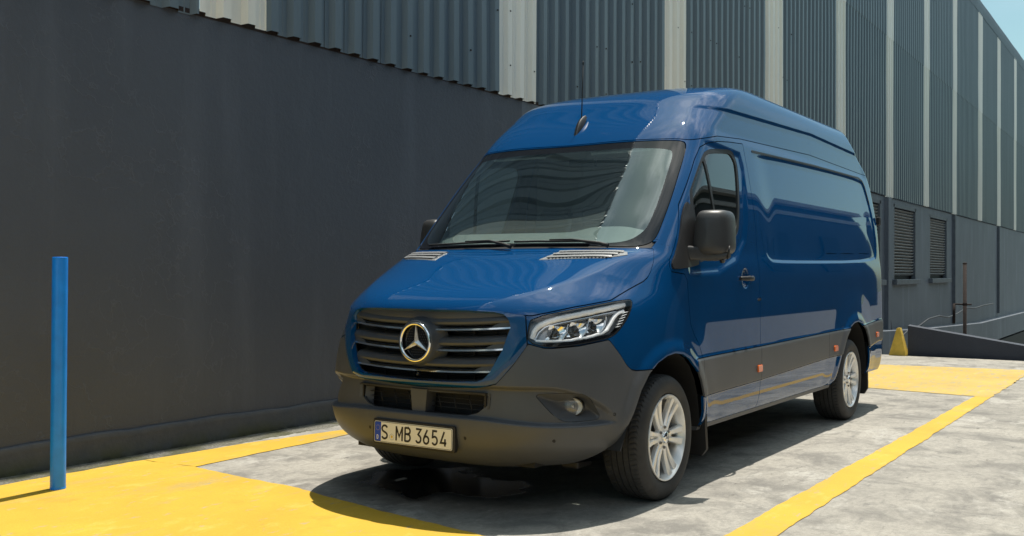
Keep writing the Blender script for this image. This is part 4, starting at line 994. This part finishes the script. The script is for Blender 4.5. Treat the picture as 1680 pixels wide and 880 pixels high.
# ---- wheels ----
def make_wheel():
    w=empty('wheel',(0,.86,.3425),van); C_=(0,.962,.3425); RT=.347
    # tyre : outer face at y=+.012 of C_
    prof=[(.238,-.010),(.246,.002),(.262,.008),(.290,.0115),(.312,.008),(.327,-.002),(.3375,-.014),(.3425,-.024)]
    tread=[]; y_=-.024; grooves=[-.062,-.098,-.134,-.170]
    prof2=[(.3425,-.024,1),(.3440,-.030,1),(.3460,-.052,1),(.3462,-.0585,0),(.3385,-.0600,0),(.3385,-.0655,0),(.3465,-.067,0),(.3470,-.080,2),(.3470,-.093,0),(.3385,-.0945,0),(.3385,-.100,0),(.3470,-.1015,0),(.3470,-.115,2),(.3470,-.129,0),(.3385,-.1305,0),(.3385,-.136,0),(.3468,-.1375,0),(.3460,-.150,2),(.3458,-.164,0),(.3385,-.166,0),(.3385,-.171,0),(.3455,-.173,0),(.3440,-.196,1),(.3425,-.206,1)]
    prof3=[(.3375,-.216,0),(.320,-.232,0),(.29,-.238,0),(.24,-.222,0)]
    m=MB(); n=72*4; rings=[]
    allp=[(r,h,0) for r,h in prof[:-1]]+prof2+prof3
    for j in range(n):
        a=2*math.pi*j/n; ph=j%4; ring=[]
        for i,(r,h,g) in enumerate(allp):
            rr=r; aa=a
            if g==1 and ph==0: rr-=.0055
            if g==2 and ph==2: rr-=.004
            if r in(.327,.3375) and h>-.02 and ph==0: rr-=.0025
            if g: aa+= (h+.12)*.5
            ring.append((C_[0]+rr*math.cos(aa),C_[1]+h,C_[2]+rr*math.sin(aa)))
        rings.append(ring)
    mm=len(allp); v=[p for r in rings for p in r]; f=[]
    for i in range(n):
        k=(i+1)%n
        for j in range(mm-1): f.append((i*mm+j,i*mm+j+1,k*mm+j+1,k*mm+j))
    m.add(v,f,True); ty=m.build('tyre',MT['rubber'],w,autosmooth=.5)
    # raised sidewall lettering bands (plain blocks)
    # rim
    rim=MB(); rim.lathe([(.2385,.000),(.2365,.006),(.231,.007),(.2265,.001),(.222,-.012),(.214,-.030),(.209,-.060),(.205,-.14),(.208,-.20)],96,'y',c=C_)
    for p6 in range(6):
        base=math.radians(4+p6*60)
        for sg in(-1,1):
            rings=[]
            for t in np.linspace(0,1,12):
                r=.052+.174*t; off=sg*(.0150+ .0210*t**1.2); wd=.0125+.0125*t**1.6; 
                dep=-.018+ .014*t**1.5-.010*math.sin(math.pi*t)*.6; th=.030-.006*t
                ring=[]
                for (u_,d_) in ((-1,-th),(-.92,-.006),(-.62,0),(.62,0),(.92,-.006),(1,-th)):
                    lat=off+u_*wd; ring.append((C_[0]+r*math.cos(base)-lat*math.sin(base),C_[1]+dep+d_,C_[2]+r*math.sin(base)+lat*math.cos(base)))
                rings.append(ring)
            rim.loft(rings,True,True,False)
        # web between the twin spokes near the hub
        rings=[]
        for t in np.linspace(0,1,5):
            r=.05+.085*t; ring=[]
            for (u_,d_) in ((-1,-.035),(-1,-.020),(1,-.020),(1,-.035)):
                lat=u_*.024; ring.append((C_[0]+r*math.cos(base)-lat*math.sin(base),C_[1]-.016+d_,C_[2]+r*math.sin(base)+lat*math.cos(base)))
            rings.append(ring)
        rim.loft(rings,True,True,False)
    rim.lathe([(.072,-.045),(.070,-.024),(.066,-.020),(.036,-.016),(.034,-.012),(.0001,-.012)],48,'y',c=C_)
    rim.build('rim',MT['silver'],w,autosmooth=.45)
    bt=MB()
    for p6 in range(6):
        a=math.radians(34+p6*60); bt.lathe([(.0001,-.008),(.0075,-.009),(.009,-.02)],8,'y',c=(C_[0]+.055*math.cos(a),C_[1],C_[2]+.055*math.sin(a)))
    bt.build('wheel_bolt',MT['metal'],w)
    hb=MB(); hb.lathe([(.033,-.016),(.033,-.006),(.029,-.0015),(.0001,-.0008)],40,'y',c=C_); hb.build('hub_cap',MT['chrome'],w)
    st=MB(); Cc=Vector((C_[0],C_[1]+.003,C_[2]))
    for k_ in range(3):
        a=math.pi/2+k_*2*math.pi/3; tip=Cc+Vector((math.cos(a)*.024,-.002,math.sin(a)*.024))
        for sg in(-1,1):
            b_=a+sg*math.pi/3; bp=Cc+Vector((math.cos(b_)*.005,-.004,math.sin(b_)*.005)); st.add([Cc,tip,bp],[(0,1,2)])
    st.build('hub_emblem',MT['slat'],w)
    br=MB(); br.lathe([(.150,-.085),(.150,-.075),(.0001,-.075)],48,'y',c=C_); br.build('brake_disc',MT['metal'],w)
    bc=MB(); bc.box((-.13,C_[1]-.080,C_[2]+.02),(.07,.06,.20),bev=.015); bc.build('brake_caliper',MT['dplastic'],w)
    bk=MB(); bk.lathe([(.205,-.16),(.0001,-.16)],40,'y',c=C_); bk.build('backing_plate',MT['black'],w)
    return w
wh=make_wheel()
def dup_wheel(M_):
    c=wh.copy(); COL.objects.link(c); c.parent=van; c.matrix_parent_inverse=Matrix.Identity(4); c.matrix_basis=M_@Matrix.Translation(wh.location)
    for ch_ in wh.children:
        d=ch_.copy(); COL.objects.link(d); d.parent=c; d.matrix_parent_inverse=ch_.matrix_parent_inverse.copy()
    return c
dup_wheel(Matrix.Translation((-3.665,.008,0)))
dup_wheel(Matrix.Rotation(math.pi,4,'Z'))
dup_wheel(Matrix.Translation((-3.665,-.008,0))@Matrix.Rotation(math.pi,4,'Z'))
# ================= SITE =================
# ---- ground ----
g=MB(); 
xs=[-10.9,-8,-4,0,4,10,30,300]; ys=[-2.72,-1,2,6,15,60,300]
v=[(x,y,0) for x in xs for y in ys]; nn=len(ys)
g.add(v,[(i*nn+j,(i+1)*nn+j,(i+1)*nn+j+1,i*nn+j+1) for i in range(len(xs)-1) for j in range(nn-1)])
g.add([(-10.9,-2.72,0),(-10.9,300,0),(-10.9,300,-2.4),(-10.9,-2.72,-2.4)],[(0,1,2,3)])
tag(g.build('ground',MT['concrete']),kind='structure')
g=MB(); g.add([(-900,-900,-2.4),(900,-900,-2.4),(900,900,-2.4),(-900,900,-2.4)],[(0,1,2,3)]); tag(g.build('lower_yard',MT['yard']),kind='structure')
def wob(pts,amp=.006,step=.05):
    """densify a closed outline and make its edge uneven"""
    o=[];n=len(pts)
    for i in range(n):
        a=Vector(pts[i]);b=Vector(pts[(i+1)%n]);L_=(b-a).length;k=max(1,int(L_/step)); d=(b-a).normalized(); q=Vector((-d.y,d.x)); w=0
        for j in range(k):
            w=w*.7+random.uniform(-1,1)*amp; o.append(a.lerp(b,j/k)+q*(w if j else 0))
    return o
def mark(name,pts,z,mat,amp=.006):
    m=MB(); P=wob(pts,amp); m.add([(p.x,p.y,z) for p in P],[tuple(range(len(P)))])
    me=bpy.data.meshes.new(name); bm=bmesh.new(); vs=[bm.verts.new((p.x,p.y,z)) for p in P]; f=bm.faces.new(vs); bmesh.ops.triangulate(bm,faces=[f]); 
    for f in bm.faces:
        if f.normal.z<0: f.normal_flip()
    bm.to_mesh(me); bm.free(); me.materials.append(mat); o=put(bpy.data.objects.new(name,me)); tag(o,kind='structure'); return o
mark('yellow_apron',[(.885,-1.91),(.95,-.962),(1.071,-.288),(1.201,.563),(1.30,1.50),(1.33,1.72),(2.95,1.74),(3.02,-2.40),(1.89,-2.385),(1.09,-2.385),(.93,-2.375)],.004,MT['yellow'],.008)
mark('yellow_line',[(.926,-2.375),(.024,-2.315),(-.81,-2.17),(-6.10,-2.17),(-6.10,-1.99),(-.669,-1.99),(.881,-1.912)],.004,MT['yellow'])
mark('yellow_line',[(1.295,1.505),(-6.015,1.584),(-6.015,1.735),(1.32,1.715)],.004,MT['yellow'],.005)
mark('yellow_band',[(-6.105,-2.2),(-6.146,.497),(-6.02,1.53),(-6.02,1.735),(-9.40,1.75),(-9.20,.6),(-9.076,-.223),(-9.0,-2.2)],.004,MT['yellowworn'],.012)
# ---- warehouse ----
WY=-2.64
wh_=empty('warehouse',(-20,WY-4,0)); tag(wh_,'long dark warehouse with rendered base and blue and cream striped sheet metal above','building')
ops=[(-23.60,-21.03,1.08,3.0),(-27.98,-25.36,1.09,2.95),(-19.75,-17.2,1.08,3.0)]
XA,XB=12.0,-62.0
# lower wall as two zones (near = dark render, far = paler weathered) with openings
def wall_zone(x1,x0,mat,name,ops_):
    xs=sorted({x0,x1,*[o[0] for o in ops_],*[o[1] for o in ops_],*list(np.arange(math.ceil(x0),x1,1.0))}); zs=sorted({-2.4,0,3.13,*[o[2] for o in ops_],*[o[3] for o in ops_]})
    m=MB()
    for i in range(len(xs)-1):
        for j in range(len(zs)-1):
            xm,zm=(xs[i]+xs[i+1])/2,(zs[j]+zs[j+1])/2
            if any(o[0]<xm<o[1] and o[2]<zm<o[3] for o in ops_): continue
            m.add([(xs[i],WY,zs[j]),(xs[i+1],WY,zs[j]),(xs[i+1],WY,zs[j+1]),(xs[i],WY,zs[j+1])],[(0,1,2,3)])
    for a,b,c,d in ops_:
        for q in ([(a,WY,c),(a,WY-.16,c),(a,WY-.16,d),(a,WY,d)],[(b,WY,c),(b,WY-.16,c),(b,WY-.16,d),(b,WY,d)],[(a,WY,c),(b,WY,c),(b,WY-.16,c),(a,WY-.16,c)],[(a,WY,d),(b,WY,d),(b,WY-.16,d),(a,WY-.16,d)]): m.add(q,[(0,1,2,3)])
    return m.build(name,mat,wh_)
wall_zone(XA,-4.02,MT['wall'],'lower_wall',[])
wall_zone(-4.02,XB,MT['wallfar'],'lower_wall',ops)
for a,b,c,d in ops:
    wn_=MB()
    for (x0,x1,z0,z1) in ((a,a+.09,c,d),(b-.09,b,c,d),(a,b,d-.08,d)): wn_.box(((x0+x1)/2,WY-.05,(z0+z1)/2),(x1-x0,.10,z1-z0))
    fr=wn_.build('louvre_window',MT['frame'],wh_)
    n=22; s_=MB()
    for i in range(n):
        zc=c+.10+(d-c-.20)*(i+.5)/n; s_.box(((a+b)/2,WY-.075,zc),(b-a-.18,.075,.012),rot=Matrix.Rotation(math.radians(38),3,'X'))
    s_.build('louvre_slats',MT['louver'],fr)
    q=MB(); q.box(((a+b)/2,WY+.03,c-.05),(b-a+.22,.16,.13),bev=.01); q.build('window_sill',MT['frame'],fr)
    q=MB(); q.box(((a+b)/2,WY-.155,(c+d)/2),(b-a,.02,d-c)); q.build('louvre_backing',MT['black'],fr)
# pilasters and ledge
for x_,w_ in ((-28.9,.16),(-38.2,.18),(-20.3,.35),(-16.6,.3),(-47.5,.2)):
    m=MB(); m.box((x_,WY+.045,1.4),(w_,.09,3.4)); m.build('pilaster',MT['frame'] if w_<.3 else MT['wallfar'],wh_)
m=MB()
m.loft([[(x_,WY+.001,z_-.05),(x_,WY+.22,z_-.08),(x_,WY+.22,z_-.85),(x_,WY+.001,z_-.85)] for x_,z_ in ((-19,-.02),(-23.4,-.17),(-33,-.40),(-62,-.40))],True,True,False); m.build('wall_ledge',MT['wallfar'],wh_)
m=MB(); m.box((-48,WY+.10,-1.75),(27,.18,.85)); m.build('basement_opening',MT['black'],wh_)
# plinth with an uneven top edge
m=MB(); rings=[]; 
for x_ in np.arange(XA,-16.0,-.12):
    zt=.152+.006*math.sin(x_*1.7)+.004*math.sin(x_*5.1+1)+.003*math.sin(x_*13)+random.uniform(-.003,.003); yo=.034+.004*math.sin(x_*2.3)+random.uniform(-.002,.002)
    rings.append([(x_,WY+.001,zt+.022),(x_,WY+yo*.6,zt+.021),(x_,WY+yo*.95,zt+.012),(x_,WY+yo*.9,zt-.02),(x_,WY+yo,.06+random.uniform(-.01,.01)),(x_,WY+yo+.012+random.uniform(-.004,.004),-.01)])
m.loft(rings,False,False,True); m.build('plinth',MT['plinth'],wh_)
# sheet metal
PER=.236; RY=-2.585
edges=[(XA,'b'),(.327+8.0,'w'),(-.342+8.0,'b'),(.327+4.0,'w'),(-.342+4.0,'b'),(.327,'w'),(-.342,'b'),(-3.553,'w'),(-4.282,'b'),(-7.54,'w'),(-8.32,'b'),(-11.649,'w'),(-12.442,'b'),(-15.879,'w'),(-16.561,'b'),(-20.072,'w'),(-20.816,'b'),(-24.298,'w'),(-25.027,'b'),(-28.598,'w'),(-29.214,'b'),(-33.387,'w'),(-34.172,'b'),(-37.816,'w'),(-38.613,'b'),(-42.468,'w'),(-43.3,'b'),(-47.2,'w'),(-47.95,'b'),(-52.0,'w'),(-52.8,'b'),(XB,'x')]
def prof(u):
    u=(u/PER)%1.0; h=.048
    if u<.42: return -h+ (.006 if .19<u<.23 else 0)
    if u<.54: return -h+h*(u-.42)/.12
    if u<.86: return 0.
    return -h*(u-.86)/.14
cuts=[0,.185,.19,.23,.235,.42,.54,.86]
def corr_sheet(x0,x1,zlo,levels,mat,name,dy=0):
    """x0>x1 ; levels: list of (z,yoffset)"""
    us=[]; k=math.floor(-x0/PER)
    while k*PER<-x1:
        for c_ in cuts:
            u=(k+c_)*PER
            if -x0<u<-x1: us.append(u)
        k+=1
    us=[-x0]+us+[-x1]; V_=[];F_=[]; nl=len(levels)
    jit=random.uniform(-.012,.012); lean=random.uniform(-.004,.004)
    for u in us:
        for l,(z,yo) in enumerate(levels):
            zz=z
            if l==0: zz=z+jit+.006*math.sin(u*2.1)+(.007 if prof(u)>-.02 else -.002)
            den=.003*math.sin(z*1.3+u*1.7)+.002*math.sin(z*3.1-u*2.3)
            V_.append((-u,RY+dy+prof(u)+yo+den+lean*(z-3)*.3,zz))
    for i in range(len(us)-1):
        for l in range(nl-1): F_.append((i*nl+l,(i+1)*nl+l,(i+1)*nl+l+1,i*nl+l+1))
    me=bpy.data.meshes.new(name); me.from_pydata(V_,[],F_); me.materials.append(mat); return put(bpy.data.objects.new(name,me),wh_)
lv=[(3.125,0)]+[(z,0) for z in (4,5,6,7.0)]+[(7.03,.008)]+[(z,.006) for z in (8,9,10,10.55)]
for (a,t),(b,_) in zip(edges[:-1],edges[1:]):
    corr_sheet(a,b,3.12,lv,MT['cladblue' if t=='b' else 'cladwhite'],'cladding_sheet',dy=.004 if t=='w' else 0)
ev=[(10.50,.018),(10.8,.010),(11.0,-.02),(11.15,-.09),(11.25,-.20),(11.32,-.36),(11.36,-.60),(11.5,-2.4),(11.7,-8.5)]
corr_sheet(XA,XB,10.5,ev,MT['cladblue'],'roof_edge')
m=MB()
for (z_,w_) in ((6.93,.09),): pass
m.box(((XA+XB)/2,RY-.075,3.135),(XA-XB,.05,.035)); m.build('drip_flashing',MT['rust'],wh_)
m=MB(); m.box(((XA+XB)/2,RY-.25,3.16),(XA-XB,.38,.02)); m.build('soffit',MT['black'],wh_)
# fixing screws
m=MB()
for i in range(150):
    x_=random.uniform(-14,2); z_=random.choice([3.45,4.0,4.75,5.6])+random.uniform(-.03,.03)
    u=((-x_)/PER)%1.0; x_=x_+ (u-.70)*PER
    if i==0: m.box((0,0,0),(.014,.010,.014)); sc0=m.build('fixing_screw',MT['rust'],wh_)
    elif i>70: continue
    sc_=sc0 if i==0 else sc0.copy()
    if i: COL.objects.link(sc_)
    sc_.location=(x_,RY+.004,z_)
# ---- things beyond the slab ----
m=MB(); T_=.14
pp=[(-10.95,-.13,.455),(-10.99,1.455,.212),(-11.03,2.9,.06)]
m.loft([[(x,y,-2.3),(x,y,z),(x-T_,y,z+.012),(x-T_,y,-2.3)] for x,y,z in pp],True,True,False)
pw=m.build('parapet_wall',MT['parapet']); tag(pw,'low dark blue parapet wall sloping down at the edge of the slab behind the van','wall')
m=MB(); m.loft([[(-10.80,-.375,0),(-10.80,-.125,0),(-11.02,-.125,0),(-11.02,-.375,0)],[(-10.86,-.272,.415),(-10.86,-.225,.42),(-10.97,-.225,.42),(-10.97,-.272,.415)]],True,True,False)
tag(m.build('parapet_pier',MT['yellowpier']),'small tapered yellow concrete pier at the end of the low dark blue wall','pier')
post=empty('rusty_post',(-13,.335,-2.4)); tag(post,'thin rusty brown steel post standing behind the low parapet wall','post')
m=MB(); m.tube([(-13,.335,-2.4),(-13,.335,1.42)],.030,12); m.lathe([(.0001,.03),(.034,.02),(.034,0)],12,'z',c=(-13,.335,1.41)); m.build('post_tube',MT['rust'],post)
m=MB(); m.tube([(-13,.44,.735),(-13,.335,.735),(-13,.17,.74)],.013,8); m.tube([(-13,.17,.745),(-13,.165,.41)],.022,8); m.lathe([(.036,-.02),(.036,.02)],12,'z',c=(-13,.335,.735)); m.build('post_bracket',MT['rust'],post)
m=MB(); m.tube([(x_,WY+.30+.02*math.sin(x_),z_) for x_,z_ in ((-20.0,-.35),(-20.8,-.28),(-21.5,-.15),(-22.5,-.12),(-23.6,.02),(-25.2,.05),(-26.6,-.05),(-28.0,.02),(-29.4,.16),(-31.0,.10),(-33.0,.14),(-35,.16))],.022,6)
tag(m.build('cable',MT['cable']),'slack grey cable running along the ledge of the warehouse wall','cable')
m=MB(); m.tube([(-20.35,WY+.06,3.0),(-20.35,WY+.06,.2),(-20.5,WY+.10,-.35),(-21.1,WY+.16,-.33)],.03,8); tag(m.build('conduit',MT['frame']),'thin grey conduit running down the warehouse wall left of the louvres','conduit')
fb=empty('far_building',(-75,-12,-2.4)); tag(fb,'pale building showing above the far end of the warehouse roof','building')
m=MB(); m.box((-82,-11.0,6.6),(14,11.3,18)); m.build('wall',MT['whitewall'],fb)
m=MB(); m.box((-82,-11.0,15.9),(14.6,11.9,.5)); m.build('roof',MT['cladwhite'],fb)
# ---- bollard ----
bo=empty('bollard',(1.749,-2.031,0)); tag(bo,'tall slim bright blue bollard standing on yellow paint near the wall','bollard')
m=MB(); m.tube([(1.749,-2.031,.004),(1.7495,-2.026,.5),(1.750,-2.018,1.33)],.0425,28); m.lathe([(.0425,0),(.040,.004),(.0001,.005)],28,'z',c=(1.750,-2.018,1.328)); m.build('bollard_post',MT['bollard'],bo,autosmooth=.8)
m=MB(); m.lathe([(.0435,.0),(.0435,.010),(.0428,.012)],28,'z',c=(1.749,-2.031,.004)); m.build('bollard_foot',MT['bollard'],bo)
# ---- opposite warehouse, seen only as a reflection in the van's side ----
ob=empty('opposite_warehouse',(-6,9.6,0)); tag(ob,'dark warehouse across the yard mirrored in the side of the van','building')
m=MB(); m.box((-10,12.6,3.2),(60,6,6.4)); m.build('wall',MT['oppwall'],ob)
m=MB(); m.box((-10,12.5,6.55),(60.6,6.6,.30)); m.box((-10,9.55,5.7),(60,.10,.35)); m.build('roof',MT['opproof'],ob)
for i in range(9):
    m=MB(); m.box((-34+i*6.1,9.57,3.4),(2.2,.10,1.6)); m.build('window',MT['gloss'] if 0 else MT['black'],ob)
for x_,h_ in ((-2,3.4),(-16,3.2)):
    m=MB(); m.box((x_,9.56,h_/2),(3.2,.12,h_)); m.build('roller_door',MT['frame'],ob)

for _o in bpy.data.objects:
    if '_w' in _o: del _o['_w']
